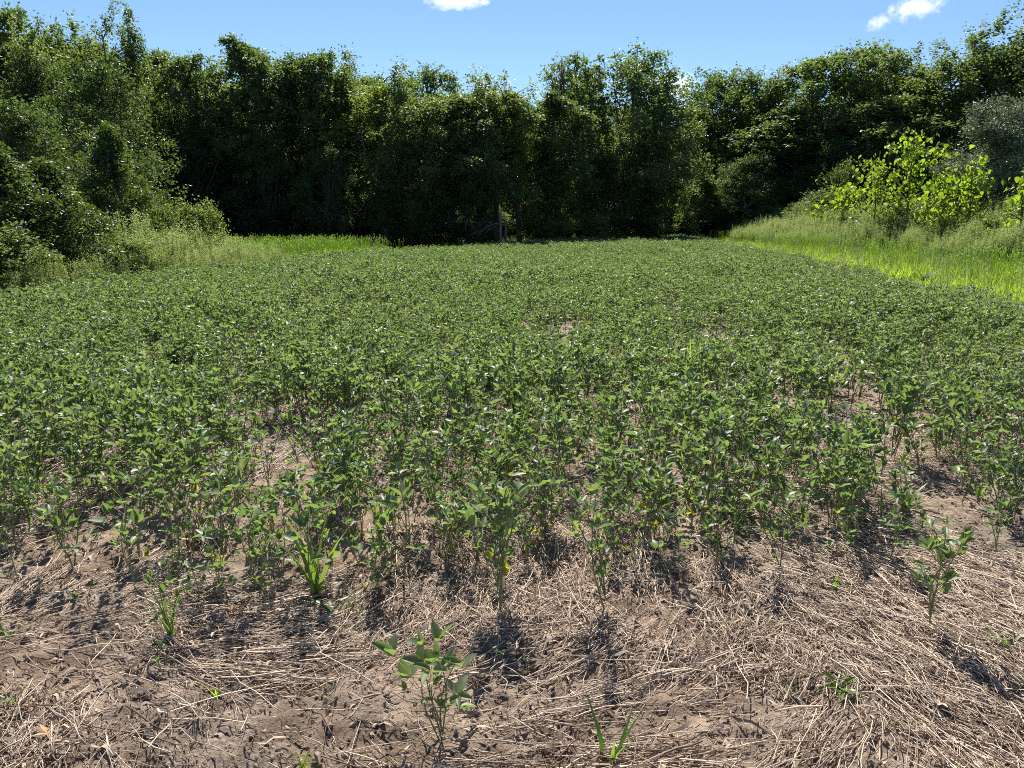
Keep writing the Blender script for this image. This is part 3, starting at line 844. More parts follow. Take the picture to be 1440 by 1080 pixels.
def weed(name, seed, H, nst, leafL, leafw, nleaf, mat, spread=0.12, plume=False):
    """upright leafy weed stems"""
    r = np.random.default_rng(seed)
    mb = MB()
    for s in range(nst):
        a = r.uniform(0, 6.28); rr = spread * math.sqrt(r.uniform(0, 1)); h = H * r.uniform(0.7, 1.15)
        p0 = np.array([math.cos(a) * rr, math.sin(a) * rr, -0.02]); top = p0 + np.array([r.normal(0, 0.10), r.normal(0, 0.10), h])
        mid = (p0 + top) / 2 + r.normal(0, 0.02, 3)
        mb.tube([p0, mid, top], [0.005, 0.004, 0.0015], 3, 0.4)
        f = r.uniform(0.12, 1.0, nleaf) ** 0.8
        cen = p0 + (top - p0) * f[:, None]
        az = r.uniform(0, 6.28, nleaf); el = r.uniform(-0.3, 0.9, nleaf)
        d = np.stack([np.cos(az) * np.cos(el), np.sin(az) * np.cos(el), np.sin(el)], 1)
        L = leafL * (1.15 - 0.75 * f)[:, None] * r.uniform(0.7, 1.3, nleaf)[:, None]
        sd = np.cross(d, np.array([0, 0, 1.0])); sd /= np.linalg.norm(sd, axis=1)[:, None] + 1e-9
        w = leafw * (1.1 - 0.6 * f)[:, None]
        tip = cen + d * L; tip[:, 2] -= 0.25 * L[:, 0]
        m = cen + d * L * 0.45
        v = np.stack([cen, m + sd * w, tip, m - sd * w], 1).reshape(-1, 3)
        i = np.arange(nleaf)[:, None] * 4
        mb.add(v, None, np.concatenate([i + [[0, 1, 2]], i + [[0, 2, 3]]]), np.repeat(np.clip(0.3 + 0.4 * f + r.normal(0, 0.12, nleaf), 0, 1), 4))
        if plume:
            cs = top + r.normal(0, 1, (26, 3)) * np.array([0.04, 0.04, 0.10])
            leaf_cloud(mb, cs, 0.035, 0.3, np.full(26, 0.95), r)
    return mb.mesh(name, mat, False)

WEEDS = [weed('mugwort', 60 + s, 1.05 + 0.12 * s, 7, 0.12, 0.016, 60, M_weed, 0.22) for s in range(4)]
WEEDS += [weed('goldenrod', 70 + s, 1.1, 6, 0.12, 0.013, 60, M_weed, 0.2, True) for s in range(2)]
PALEW = [weed('pale_weed', 80 + s, 0.95, 8, 0.10, 0.014, 50, M_tree3 if s == 1 else M_weed, 0.2, s == 2) for s in range(3)]

def strip(n, xf, yr, seed, dens=None):
    r = np.random.default_rng(seed)
    y = r.uniform(*yr, n); x = xf(y, r.uniform(0, 1, n))
    keep = np.ones(n, bool) if dens is None else dens(x, y) > r.uniform(0, 1, n)
    return x[keep], y[keep], r

def put(name, x, y, r, meshes, s0, s1, label, cat, tilt=0.06, dz=0.0, grow=None):
    n = len(x)
    z = ground_h(x, y) + micro_h(x, y) + dz
    rot = np.stack([r.normal(0, tilt, n), r.normal(0, tilt, n), r.uniform(0, 6.28, n)], 1)
    sc = r.uniform(s0, s1, n)
    if grow is not None: sc = sc * grow(x, y)
    return scatter(name, np.stack([x, y, z], 1), rot, sc, r.integers(0, len(meshes), n), meshes, label, cat)

# mown lime grass along the right edge of the crop
x, y, r = strip(17000, lambda y, u: edge_right(y) + 0.2 + u * (6.6 - 0.02 * y), (7, 62), 1,
                lambda x, y: (0.25 + 0.75 * sstep(0.2, 1.6, x - edge_right(y) + 1.4 * (fbm(x * 0.6, y * 0.6, 33, 3) - 0.5))) * (0.55 + 0.45 * np.clip(30 / y, 0, 1)) * (0.3 + 0.7 * sstep(0.3, 0.5, fbm(x * 0.9, y * 0.9, 57, 3))))
put('grass_strip', x, y, r, LIME + LIME + [TALL[0], FIELD[0], TALL[1]], 0.45, 1.3, 'strip of bright lime-green grass between the crop and the weedy bank', 'grass')
# weeds on the bank
x, y, r = strip(15000, lambda y, u: edge_right(y) + 5.0 - 4.2 * sstep(28, 54, y) + u ** 1.2 * 16, (8, 62), 2,
                lambda x, y: sstep(0.0, 0.7, x - edge_right(y) - 5.3 + 4.2 * sstep(28, 54, y) + 2.0 * (fbm(x * 0.5, y * 0.5, 35, 2) - 0.5)))
put('bank_weeds', x, y, r, WEEDS, 0.65, 1.2, 'tall dense green weeds covering the bank right of the grass strip', 'weeds',
    grow=lambda x, y: (0.7 + 0.55 * sstep(0, 3.0, x - edge_right(y) - 5.0 + 4.2 * sstep(28, 54, y))) * (1 - 0.15 * sstep(30, 52, y)) * (0.65 + 0.7 * fbm(x * 0.5, y * 0.5, 66, 3)))
x, y, r = strip(230, lambda y, u: edge_right(y) + 6.8 - 2.5 * sstep(28, 54, y) + u ** 1.1 * 12, (12, 66), 12)
put('bank_brambles', x, y, r, [V['s0'][1], V['s1'][1], V['s0'][1]], 0.4, 0.95, 'low brambles tangled among the weeds on the bank', 'brambles')
# pale weeds along the left edge
x, y, r = strip(2600, lambda y, u: edge_left(y) - 0.1 - u ** 1.2 * 6.0, (10, 25), 3)
put('left_weeds', x, y, r, PALEW + WEEDS[4:] + [PALEW[1], TALL[1]], 0.5, 1.25, 'pale yellow-green weeds along the left edge of the crop', 'weeds',
    grow=lambda x, y: (0.5 + 0.45 * sstep(0, 2.5, edge_left(y) - x)) * (0.45 + 1.1 * fbm(x * 0.8, y * 0.8, 88, 2)))
x, y, r = strip(46, lambda y, u: edge_left(y) - 0.5 - u * 5.0, (12, 24), 13)
put('left_brambles', x, y, r, [V['s0'][1], V['s1'][1]], 0.25, 0.55, 'low brambles among the pale weeds at the left edge of the crop', 'brambles')
# sunlit patch of seeding grass beyond the crop's left corner
r = np.random.default_rng(4)
x = r.uniform(-22, -3.5, 9000); y = r.uniform(21, 46, 9000)
k = (y > edge_far(x) + 0.2) & (x > edge_left(y) - 6) & (x + r.normal(0, 0.9, 9000) < -0.2 * y + 0.2) & (y + r.normal(0, 1.5, 9000) < 36)
put('grass_patch', x[k], y[k], r, TALL + [LIME[0], LIME[1], TALL[0]], 0.8, 1.35, 'sunlit patch of tall seeding grass at the far left corner of the crop', 'grass')
# shaded undergrowth along the far edge
r = np.random.default_rng(6)
x = r.uniform(-16, 18, 5200); y = edge_far(x) + 0.1 + r.uniform(0, 1, 5200) ** 1.3 * 9
k = (x > -4.5) & (y > 36.5)
put('undergrowth', x[k], y[k], r, FIELD, 0.8, 1.5, 'dark undergrowth in the shade along the far edge of the crop', 'undergrowth')

r = np.random.default_rng(8)
x = r.uniform(-50, 50, 900)
y = np.interp(x, [-60, -24, -19, -6, 0, 15, 21, 28, 60], [26, 30, 45, 46, 49, 72, 70, 62, 58]) + r.uniform(0, 1, 900) ** 1.5 * 22
put('shrub_layer', x, y, r, [V['s1'][1], V['s0'][1]], 0.6, 1.35, 'dark shrub layer growing under the woodland trees', 'undergrowth')

# ------------------------------------------------------------------ soybean plants
class SoyVariant:
    """stem mesh, and leaves: each a list of three leaflet builders"""
    def __init__(s, seed, H, nnode, branches, scale=1.0, yellow=0):
        r = np.random.default_rng(seed)
        stem = MB()
        s.tri = []                                            # list of (petiole MB, [leaflet MB])
        axes = [(np.zeros(3), nrm([r.normal(0, .07), r.normal(0, .07), 1]), H, nnode)]
        for b in range(branches):
            az = r.uniform(0, 6.28)
            axes.append((np.array([0, 0, H * r.uniform(0.05, 0.35)]), nrm([math.cos(az) * .35, math.sin(az) * .35, 1]), H * r.uniform(0.5, 0.85), max(3, nnode - 3)))
        for p0, d, h, nn in axes:
            k = np.linspace(0, 1, 6)[:, None]
            bend = r.normal(0, 0.02, 3)
            pts = p0 + d * h * k + bend * np.sin(k * 3)
            pts[0, 2] -= 0.03
            stem.tube(pts, np.linspace(0.0031, 0.0016, 6), 5, 0.5)
            az = r.uniform(0, 6.28)
            for j in range(nn):
                f = 0.10 + 0.90 * (j + r.uniform(0, 0.6)) / nn
                f = min(f, 1.0)
                az += math.pi + r.normal(0, 0.5)
                b = np.array([np.interp(f, k[:, 0], pts[:, c]) for c in range(3)])
                top = f > 0.8
                el = r.uniform(0.65, 1.2) if not top else r.uniform(0.9, 1.45)
                pl = (r.uniform(0.05, 0.12) if not top else r.uniform(0.02, 0.06)) * scale
                pd = np.array([math.cos(az) * math.cos(el), math.sin(az) * math.cos(el), math.sin(el)])
                e = b + pd * pl
                pe = MB(); pe.tube([b, b + pd * pl * 0.5 + np.array([0, 0, 0.004]), e], [0.0017, 0.0014, 0.001], 3, 0.5)
                size = (0.050 + 0.014 * r.uniform(-1, 1)) * (1.0 if not top else 0.78) * scale * (0.8 if f < 0.35 else 1)
                az2 = az + r.normal(0, 0.5)
                lift = r.uniform(0.2, 1.45)                  # leaflets held up on some nodes, flat or drooping on others
                lvs = []
                tint = float(np.clip(r.normal(0.5, 0.16) + (0.12 if top else 0), 0, 1))
                for a2, kk in ((0, 1.08), (1.35, 0.95), (-1.35, 0.95)):
                    l2 = lift + r.normal(0, 0.22)
                    aa = az2 + a2 + r.normal(0, 0.15)
                    dd = np.array([math.cos(aa) * math.cos(l2), math.sin(aa) * math.cos(l2), math.sin(l2)])
                    no = nrm(np.array([-math.cos(aa) * math.sin(l2), -math.sin(aa) * math.sin(l2), math.cos(l2)]) + r.normal(0, 0.35, 3))
                    m = MB()
                    leaflet(m, e + dd * 0.004, dd, no, size * kk * r.uniform(0.9, 1.1), size * kk * r.uniform(0.54, 0.70), r, tint)
                    lvs.append(m)
                s.tri.append((pe, lvs))
        s.stem = stem.mesh('soybean_stem', M_soystem)
        s.yellow = yellow
        s.leaf_meshes, s.leaflet_meshes = [], []
        whole = MB(); whole.merge(stem)
        for i, (pe, lvs) in enumerate(s.tri):
            mat = M_soyyel if i < yellow else M_soy
            m = MB(); m.merge(pe)
            for q in lvs: m.merge(q)
            s.leaf_meshes.append(m.mesh('soybean_leaf', mat))
            whole.merge(m)
        s.whole = whole.mesh('soybean_plant', M_soy)
        s.mat = M_soy
    def split(s):
        """leaflets as meshes of their own; petioles join the stem"""
        if not s.leaflet_meshes:
            for i, (pe, lvs) in enumerate(s.tri):
                mat = M_soyyel if i < s.yellow else M_soy
                s.leaflet_meshes.append((pe.mesh('petiole', M_soystem), [q.mesh('leaflet', mat) for q in lvs]))
        return s.leaflet_meshes

SOY = [SoyVariant(100 + k, 0.36 + 0.014 * k, 8 + k % 2, 1 + k % 2, yellow=int(k in (2, 5))) for k in range(8)]
SOY += [SoyVariant(120, 0.36, 8, 2, yellow=1), SoyVariant(121, 0.38, 8, 2), SoyVariant(122, 0.43, 10, 4, yellow=2), SoyVariant(123, 0.32, 7, 1)]
SMALL = [SoyVariant(140 + k, 0.15, 3, 0, 0.75) for k in range(2)]
LONE = SoyVariant(157, 0.37, 6, 4, 1.35)

def soy_plant(var, x, y, sc, rz, label, group, deep, tilt=(0, 0)):
    root = bpy.data.objects.new('soybean_plant', None)
    root.location = (x, y, float(gz(x, y)))
    root.rotation_euler = (tilt[0], tilt[1], rz)
    root.scale = (sc, sc, sc)
    root.empty_display_size = 0.1
    COL.objects.link(root)
    tag(root, label, 'soybean plant', group)
    link('stem', var.stem, root)
    if deep:
        for pe, lvs in var.split():
            p = link('leaf', pe, root)                        # thing > leaf (its stalk) > leaflet
            for q in lvs: link('leaflet', q, p)
    else:
        for m in var.leaf_meshes: link('leaf', m, root)
    return root

GSOY = 'soybean plants at the near edge of the field'
hand = [  # px, py of the foot, variant, scale, label
    (622, 1040, LONE, 0.92, 'lone soybean plant nearest the camera on straw-covered soil at the bottom of the view'),
    (702, 862, SOY[10], 1.12, 'bushy soybean plant with a few yellowed leaves standing forward in the middle'),
    (852, 862, SOY[9], 1.08, 'upright soybean plant with cupped leaves just right of the bushy yellow-leaved one'),
    (1096, 800, SOY[3], 0.86, 'compact soybean plant beside the low fine weed right of the middle'),
    (1304, 888, SOY[1], 1.02, 'wide soybean plant with a dark shadow standing alone at the lower right'),
    (442, 842, SOY[4], 1.02, 'tall soybean plant rising beside the pale broad-bladed grass'),
    (566, 812, SOY[11], 1.25, 'thin-stemmed soybean plant left of the bushy yellow-leaved one'),
    (243, 905, SOY[11], 0.75, 'small soybean plant growing in the thin grass tuft on the lower left'),
    (192, 832, SOY[2], 0.86, 'soybean plant second in from the left along the ragged front edge'),
    (312, 812, SOY[8], 1.1, 'slender soybean plant with a yellow leaf at the front on the left'),
    (104, 806, SOY[11], 1.1, 'loose soybean plant with spread leaves above its shadow at the far left'),
    (24, 782, SOY[6], 0.95, 'dense soybean plant cut off by the left edge of the view'),
    (150, 868, SMALL[0], 0.9, 'tiny two-leaved soybean seedling in straw on the lower left'),
    (280, 850, SMALL[1], 1.1, 'short young soybean plant below the slender yellow-leaved one'),
    (244, 945, SMALL[0], 0.8, 'small soybean seedling low on bare straw left of the lone plant'),
    (700, 950, SMALL[1], 0.45, 'tiny pale seedling on straw right of the lone plant'),
    (508, 795, SOY[9], 0.9, 'soybean plant just right of the pale broad-bladed grass'),
    (760, 770, SOY[8], 0.85, 'soybean plant directly behind the bushy yellow-leaved one'),
    (905, 770, SOY[10], 0.9, 'soybean plant with yellow lower leaves behind the cupped-leaved one'),
    (1000, 690, SOY[5], 0.95, 'soybean plant at the front edge by the dark bare patch of soil'),
    (1150, 690, SOY[6], 0.95, 'soybean plant behind the compact one at the front edge'),
    (1350, 690, SOY[7], 0.9, 'soybean plant at the front edge behind the lone lower-right plant'),
    (1400, 650, SOY[2], 0.9, 'soybean plant by the bare soil at the right edge of the view'),
]
hand_xy = []
for px, py, var, sc, lab in hand:
    x, y = on_ground(px, py)
    hand_xy.append((x, y))
    soy_plant(var, x, y, sc * (1.0 if var is LONE or var in SMALL else 1.16), random.uniform(0, 6.28), lab, GSOY, True, (random.gauss(0, .05), random.gauss(0, .05)))
hand_xy = np.array(hand_xy)

def crop_points():
    r = np.random.default_rng(77)
    ang = R(7.5); row = 0.33
    d = np.array([math.sin(ang), math.cos(ang)]); n = np.array([math.cos(ang), -math.sin(ang)])
    P = []
    for k in range(-75, 75):
        s = np.arange(0, 75, 0.066)
        s = s + r.normal(0, 0.035, len(s))
        off = k * row + r.normal(0, 0.105, len(s))
        P.append(s[:, None] * d + off[:, None] * n)
    P = np.concatenate(P)
    x, y = P[:, 0], P[:, 1]
    front = 2.72 + 0.6 * (fbm(x * 0.9, x * 0 + 3, 8, 2) - 0.4) + 0.45 * sstep(0.6, 2.2, x)
    e = 1.0 * (fbm(x * 0.8, y * 0.8, 21, 3) - 0.5)
    inside = (y > front) & (x < edge_right(y) + e) & (x > edge_left(y) + 0.3 * e) & (y < edge_far(x) + 0.5 * e)
    inside &= np.abs(x) < 0.72 * y + 3.0
    dens = 0.20 + 0.60 * sstep(0.0, 0.75, y - front) + 0.24 * sstep(3.5, 10, y)
    g = fbm(x * 1.3, y * 1.0, 55, 3)
    dens = dens * sstep(0.26, 0.42, g)
    dens = dens * (0.12 + 0.88 * sstep(0, 2.2, edge_right(y) - x + 1.2 * (fbm(x, y, 19, 2) - 0.5)))
    dens = dens * np.where((x > 1.0) & (y < 8), 1 - 0.25 * sstep(1.0, 3.5, x), 1)
    for gx, gy, gr in ((1010, 500, 0.42), (385, 625, 0.3), (560, 600, 0.22), (1245, 610, 0.35), (860, 610, 0.22)):   # bare gaps in the stand
        ax, ay = on_ground(gx, gy)
        dens = np.where((x - ax) ** 2 / 0.45 + (y - ay) ** 2 < gr * gr / 0.45, dens * 0.05, dens)
    dm = np.min((x[:, None] - hand_xy[None, :, 0]) ** 2 + (y[:, None] - hand_xy[None, :, 1]) ** 2, 1)
    keep = inside & (r.uniform(0, 1, len(x)) < dens) & (dm > 0.10 ** 2)
    x, y = x[keep], y[keep]
    sc = np.clip(r.normal(0.86, 0.13, len(x)), 0.45, 1.15) * (0.78 + 0.44 * fbm(x * 0.7, y * 0.5, 47, 2))
    sc *= 0.84 + 0.23 * sstep(0, 1.2, y - (2.75 + 0.45 * sstep(0.6, 2.2, x)))
    sc *= 0.75 + 0.25 * sstep(0, 2.5, edge_right(y) - x)
    return x, y, sc, r
x, y, sc, r = crop_points()
vis = np.abs(x) < 0.70 * y
order = np.argsort(np.where(vis, y, 1e6))
NIND = 300 - len(hand)
first, rest = order[:NIND], order[NIND:]
for c, i in enumerate(first):
    soy_plant(SOY[int(r.integers(0, 12))], float(x[i]), float(y[i]), float(sc[i]), float(r.uniform(0, 6.28)),
              'green soybean plant among many like it in the first rows behind the ragged front edge', GSOY, c < 70,
              (float(r.normal(0, .06)), float(r.normal(0, .06))))
xr, yr, sr = x[rest], y[rest], sc[rest]
n = len(xr)
rot = np.stack([r.normal(0, .07, n), r.normal(0, .07, n), r.uniform(0, 6.28, n)], 1)
scatter('soybean_crop', np.stack([xr, yr, gz(xr, yr)], 1), rot, sr, r.integers(0, 12, n), [v.whole for v in SOY],
        'dense green soybean crop filling the field back to the trees', 'crop')
print('soy instances', n)

# ------------------------------------------------------------------ straw, shreds, clods on the soil
def straw_mesh(seed, L, w, bend):
    r = np.random.default_rng(seed)
    mb = MB()
    k = np.linspace(-0.5, 0.5, 5)
    pts = np.stack([k * L, bend * L * (k ** 2 - 0.1) + r.normal(0, 0.004, 5), 0.15 * abs(bend) * L * np.cos(k * 3) + r.normal(0, 0.002, 5)], 1)
    mb.tube(pts, w * 0.5 * np.array([0.8, 1, 1, 0.95, 0.7]), 3)
    return mb.mesh('straw_stalk', M_straw)
def shred_mesh(seed, L, w):
    r = np.random.default_rng(seed)
    mb = MB()
    k = np.linspace(-0.5, 0.5, 5); v = []
    for i, f in enumerate(k):
        ww = w * (1 - (2 * f) ** 2 * 0.7) * 0.5
        c = np.array([f * L, r.normal(0, 0.004), 0.012 * math.sin(f * 5 + seed)])
        v += [c + [0, ww, r.normal(0, 0.003)], c - [0, ww, r.normal(0, 0.003)]]
    mb.add(v, [(2 * i, 2 * i + 1, 2 * i + 3, 2 * i + 2) for i in range(4)])
    return mb.mesh('shred', M_litter)
STR = [straw_mesh(s, L, w, b) for s, (L, w, b) in enumerate([(0.28, .0035, .1), (0.22, .0036, -.2), (0.17, .003, .3), (0.36, .0044, .06), (0.12, .0028, -.4), (0.09, .0024, .2), (0.2, .003, .5), (0.14, .0065, .05)])]
STR += [straw_mesh(50 + s, L, w, b) for s, (L, w, b) in enumerate([(0.06, .002, .5), (0.045, .002, -.4), (0.075, .0022, .7)])]
SHR = [shred_mesh(s, L, w) for s, (L, w) in enumerate([(0.09, .008), (0.06, .010), (0.13, .006), (0.04, .012)])]

def litter(name, N, y0, y1, meshes, probs, lift, seed, label, cat, jit=0.5, s=(0.7, 1.3), power=2.2):
    r = np.random.default_rng(seed)
    y = y0 + (y1 - y0) * r.uniform(0, 1, N) ** power
    x = r.uniform(-1, 1, N) * (0.74 * y + 1.4)
    cov = fbm(x * 1.1, y * 1.1, 61, 2)                     # clods show where this is high
    keep = r.uniform(0, 1, N) < (0.14 + 0.86 * (1 - sstep(0.45, 0.57, cov))) * (0.4 + 0.6 * sstep(0.36, 0.56, fbm(x * 1.9 + 3, y * 1.9, 29, 2)))
    x, y = x[keep], y[keep]; n = len(x)
    flow = 0.5 + 2.6 * (fbm(x * 0.55 + 5, y * 0.55, 91, 2) - 0.5) * 2 + 0.9 * (x > 1.2)
    az = flow + r.normal(0, jit, n) + np.where(r.uniform(0, 1, n) < 0.2, r.uniform(0, 3.14, n), 0)
    rot = np.stack([r.uniform(0, 6.28, n) * 0 + r.normal(0, 0.2, n), r.normal(0, 0.13, n), az], 1)
    z = gz(x, y) + lift[0] + (lift[1] - lift[0]) * r.uniform(0, 1, n) ** 2
    scatter(name, np.stack([x, y, z], 1), rot, r.uniform(*s, n), r.choice(len(meshes), n, p=np.array(probs) / sum(probs)), meshes, label, cat)
litter('straw_litter', 190000, 1.45, 13, STR, [3, 3, 4, 1.6, 6, 7, 3, 1.4, 12, 12, 10], (0.0, 0.03), 1, 'matted layer of pale dry straw stalks on the soil', 'straw')
def edge_litter():
    r = np.random.default_rng(44)
    N = 9000
    y = r.uniform(8, 24, N); x = edge_right(y) + r.normal(-0.5, 0.6, N)
    n = N
    scatter('edge_straw', np.stack([x, y, gz(x, y) + r.uniform(0.002, 0.03, n)], 1), np.stack([r.normal(0, .2, n), r.normal(0, .12, n), r.uniform(0, 6.28, n)], 1),
            r.uniform(0.9, 1.7, n), r.integers(0, 8, n), STR[:8], 'dry straw strewn along the bare right edge of the crop', 'straw')
edge_litter()
def straw_mats():
    r = np.random.default_rng(46)
    P, RT, SC = [], [], []
    for k in range(70):
        y = 1.5 + 3.6 * r.uniform(0, 1) ** 1.5; x = r.uniform(-1, 1) * (0.74 * y + 0.4)
        az = 0.5 + 2.6 * (float(fbm(x * 0.55 + 5, y * 0.55, 91, 2)) - 0.5) * 2 + 0.9 * (x > 1.2) + r.normal(0, 0.2)
        m = int(r.uniform(40, 110)); a, b = r.uniform(0.12, 0.3), r.uniform(0.03, 0.08)
        u, w = r.normal(0, a, m), r.normal(0, b, m)
        px, py = x + u * math.cos(az) - w * math.sin(az), y + u * math.sin(az) + w * math.cos(az)
        hgt = 0.028 * np.exp(-(w / b) ** 2 * 0.5) * r.uniform(0, 1, m)
        P.append(np.stack([px, py, gz(px, py) + 0.003 + hgt], 1))
        RT.append(np.stack([r.normal(0, .2, m), r.normal(0, .08, m), az + r.normal(0, 0.13, m)], 1)); SC.append(r.uniform(0.6, 1.25, m))
    P = np.concatenate(P); n = len(P)
    scatter('straw_mats', P, np.concatenate(RT), np.concatenate(SC), r.choice([0, 1, 2, 2, 3, 4, 4, 5], n), STR, 'combed mats of long flattened straw lying over the litter', 'straw')
straw_mats()
litter('leaf_litter', 34000, 1.45, 7.5, SHR, [3, 3, 2, 3], (0.001, 0.015), 2, 'brown shreds of dead leaves lying among the straw', 'plant litter', 1.0)

def clod_mesh(seed):
    r = np.random.default_rng(seed)
    import bmesh
    bm = bmesh.new()
    bmesh.ops.create_icosphere(bm, subdivisions=2, radius=1)
    o = r.uniform(0, 50)
    for v in bm.verts:
        p = v.co
        f = 0.55 + 0.9 * float(vnoise(p.x * 1.7 + o, p.y * 1.7 + p.z * 1.3, seed)) - 0.5 * float(vnoise(p.x * 4 + o, p.z * 4 + p.y * 3, seed + 5))
        v.co = Vector((p.x * f * 1.2, p.y * f, p.z * f * 0.7))
    me = bpy.data.meshes.new('clod'); bm.to_mesh(me); bm.free()
    me.materials.append(M_clod)
    return me
CL = [clod_mesh(s) for s in range(5)]
r = np.random.default_rng(17)
N = 70000
y = 1.45 + 6.0 * r.uniform(0, 1, N) ** 1.4; x = r.uniform(-1, 1, N) * (0.74 * y + 1.2)
k = r.uniform(0, 1, N) < 0.06 + 0.94 * sstep(0.44, 0.58, fbm(x * 1.1, y * 1.1, 61, 2))
x, y = x[k], y[k]; n = len(x)
scatter('soil_clods', np.stack([x, y, gz(x, y) - 0.003], 1), r.uniform(0, 6.28, (n, 3)), 0.002 + 0.012 * r.uniform(0, 1, n) ** 4, r.integers(0, 5, n), CL,
        'crumbly brown clods of bare soil between the straw', 'soil')

# ------------------------------------------------------------------ single weeds and dry leaves in the foreground
def grass_weed(px, py, nb, L, w, label, seed, mat=None, lean=(0.05, 0.6), curl=(0.3, 1.4), spread=0.015, group='grass weeds at the front of the field'):
    r = np.random.default_rng(seed)
    L, w = L * 1.2, w * 1.45
    x, y = on_ground(px, py)
    root = bpy.data.objects.new('grass_weed', None); COL.objects.link(root)
    root.location = (x, y, float(gz(x, y)))
    root.empty_display_size = 0.05
    tag(root, label, 'grass', group)
    for k in range(nb):
        mb = MB()
        a = r.uniform(0, 6.28); rr = spread * r.uniform(0, 1)
        blade(mb, (math.cos(a) * rr, math.sin(a) * rr, -0.01), L * r.uniform(0.55, 1.15), w * r.uniform(0.8, 1.2), r.uniform(0, 6.28), r.uniform(*lean), r.uniform(*curl), r, r.uniform(0.3, 0.8))
        link('blade', mb.mesh('grass_blade', mat or M_weedgrass), root)

grass_weed(858, 1078, 6, 0.20, 0.011, 'fresh green grass shoot with two long blades at the bottom of the view', 1, lean=(0.05, 0.7), curl=(0.0, 0.7))
grass_weed(446, 838, 7, 0.40, 0.022, 'tall pale broad-bladed grass growing against a soybean plant on the left', 2, lean=(0.02, 0.4), curl=(0.2, 1.0))
grass_weed(470, 868, 6, 0.14, 0.012, 'short curled grass just in front of the tall broad-bladed one', 3, lean=(0.3, 0.9))
grass_weed(242, 906, 12, 0.22, 0.007, 'tuft of thin upright grass on straw at the lower left', 4, lean=(0.0, 0.3), curl=(0.1, 0.6))
grass_weed(308, 985, 8, 0.10, 0.005, 'small yellow-green grass tuft in straw left of the lone soybean plant', 5, M_grass)
grass_weed(425, 1076, 12, 0.09, 0.004, 'fine yellow-green grass tuft at the bottom edge left of the lone soybean plant', 6, M_grass)
grass_weed(1275, 715, 14, 0.24, 0.016, 'spreading green crabgrass clump between the two right-hand soybean plants', 7, lean=(0.3, 1.1))
grass_weed(1320, 770, 16, 0.14, 0.009, 'low bright grass patch above the lone lower-right soybean plant', 8, M_grass, lean=(0.4, 1.2))
grass_weed(1378, 700, 6, 0.30, 0.014, 'upright grass stalk with pale blades near the right edge', 9, lean=(0.0, 0.5))
grass_weed(1415, 915, 12, 0.13, 0.006, 'thin sprawling grass at the right edge of the straw', 10, lean=(0.5, 1.2))
grass_weed(1432, 970, 8, 0.10, 0.008, 'short leafy grass at the right edge below the sprawling one', 11, lean=(0.4, 1.2))
grass_weed(1170, 825, 18, 0.13, 0.006, 'low fine-bladed weed right of the compact soybean plant', 12, lean=(0.2, 1.2))
grass_weed(12, 900, 14, 0.11, 0.005, 'thin pale grass at the left edge of the straw', 13, lean=(0.3, 1.2))
grass_weed(20, 990, 12, 0.10, 0.005, 'thin pale grass at the left edge below the first', 14, lean=(0.3, 1.2))
grass_weed(535, 760, 7, 0.28, 0.012, 'yellow-green grass shoots standing in the front row left of the middle', 15, M_grass, lean=(0.0, 0.3), curl=(0.0, 0.5))
grass_weed(970, 560, 6, 0.50, 0.014, 'tall light grass shoots in the crop by the dark bare patch', 16, M_grass, lean=(0.0, 0.3), curl=(0.1, 0.8))
grass_weed(1215, 690, 6, 0.36, 0.016, 'bright yellowish grass blade leaning left in the crop on the right', 17, M_grass, lean=(0.2, 0.7), curl=(0.1, 0.6))
grass_weed(1300, 398, 14, 0.5, 0.03, 'pale whitish grass clump at the edge of the lime grass strip', 18, M_silver, lean=(0.2, 0.9), curl=(0.2, 0.8), spread=0.08)

rw = np.random.default_rng(88)
for k in range(22):
    grass_weed(rw.uniform(930, 1440), rw.uniform(600, 770), int(rw.integers(4, 9)), rw.uniform(0.12, 0.3), rw.uniform(0.006, 0.012),
               'short green grass weed among the sparse soybean plants on the right', 200 + k, M_grass if k % 3 == 0 else None, lean=(0.1, 0.9), group='short grass weeds among the sparse plants on the right')
def leafy_weed(px, py, nl, L, label, seed):
    r = np.random.default_rng(seed)
    x, y = on_ground(px, py)
    root = bpy.data.objects.new('leafy_weed', None); COL.objects.link(root)
    root.location = (x, y, float(gz(x, y)) + 0.004)
    tag(root, label, 'weed', 'leafy weeds on the straw')
    for k in range(nl):
        mb = MB(); az = k * 2.4 + r.normal(0, .2); el = r.uniform(0.1, 0.7)
        d = np.array([math.cos(az) * math.cos(el), math.sin(az) * math.cos(el), math.sin(el)])
        leaflet(mb, d * 0.01, d, np.array([0, 0, 1.0]), L * r.uniform(.7, 1.2), L * 0.34, r, 0.7)
        link('leaf', mb.mesh('weed_leaf', M_weedgrass), root)
leafy_weed(1180, 972, 8, 0.085, 'small rosette weed with toothed green leaves on straw at the lower right', 1)
leafy_weed(1114, 980, 5, 0.035, 'tiny pale weed left of the small rosette weed', 2)
leafy_weed(735, 926, 4, 0.04, 'tiny yellow-green sprout on bare soil right of the lone soybean plant', 3)
leafy_weed(455, 970, 4, 0.035, 'tiny green sprout in straw left of the lone soybean plant', 4)

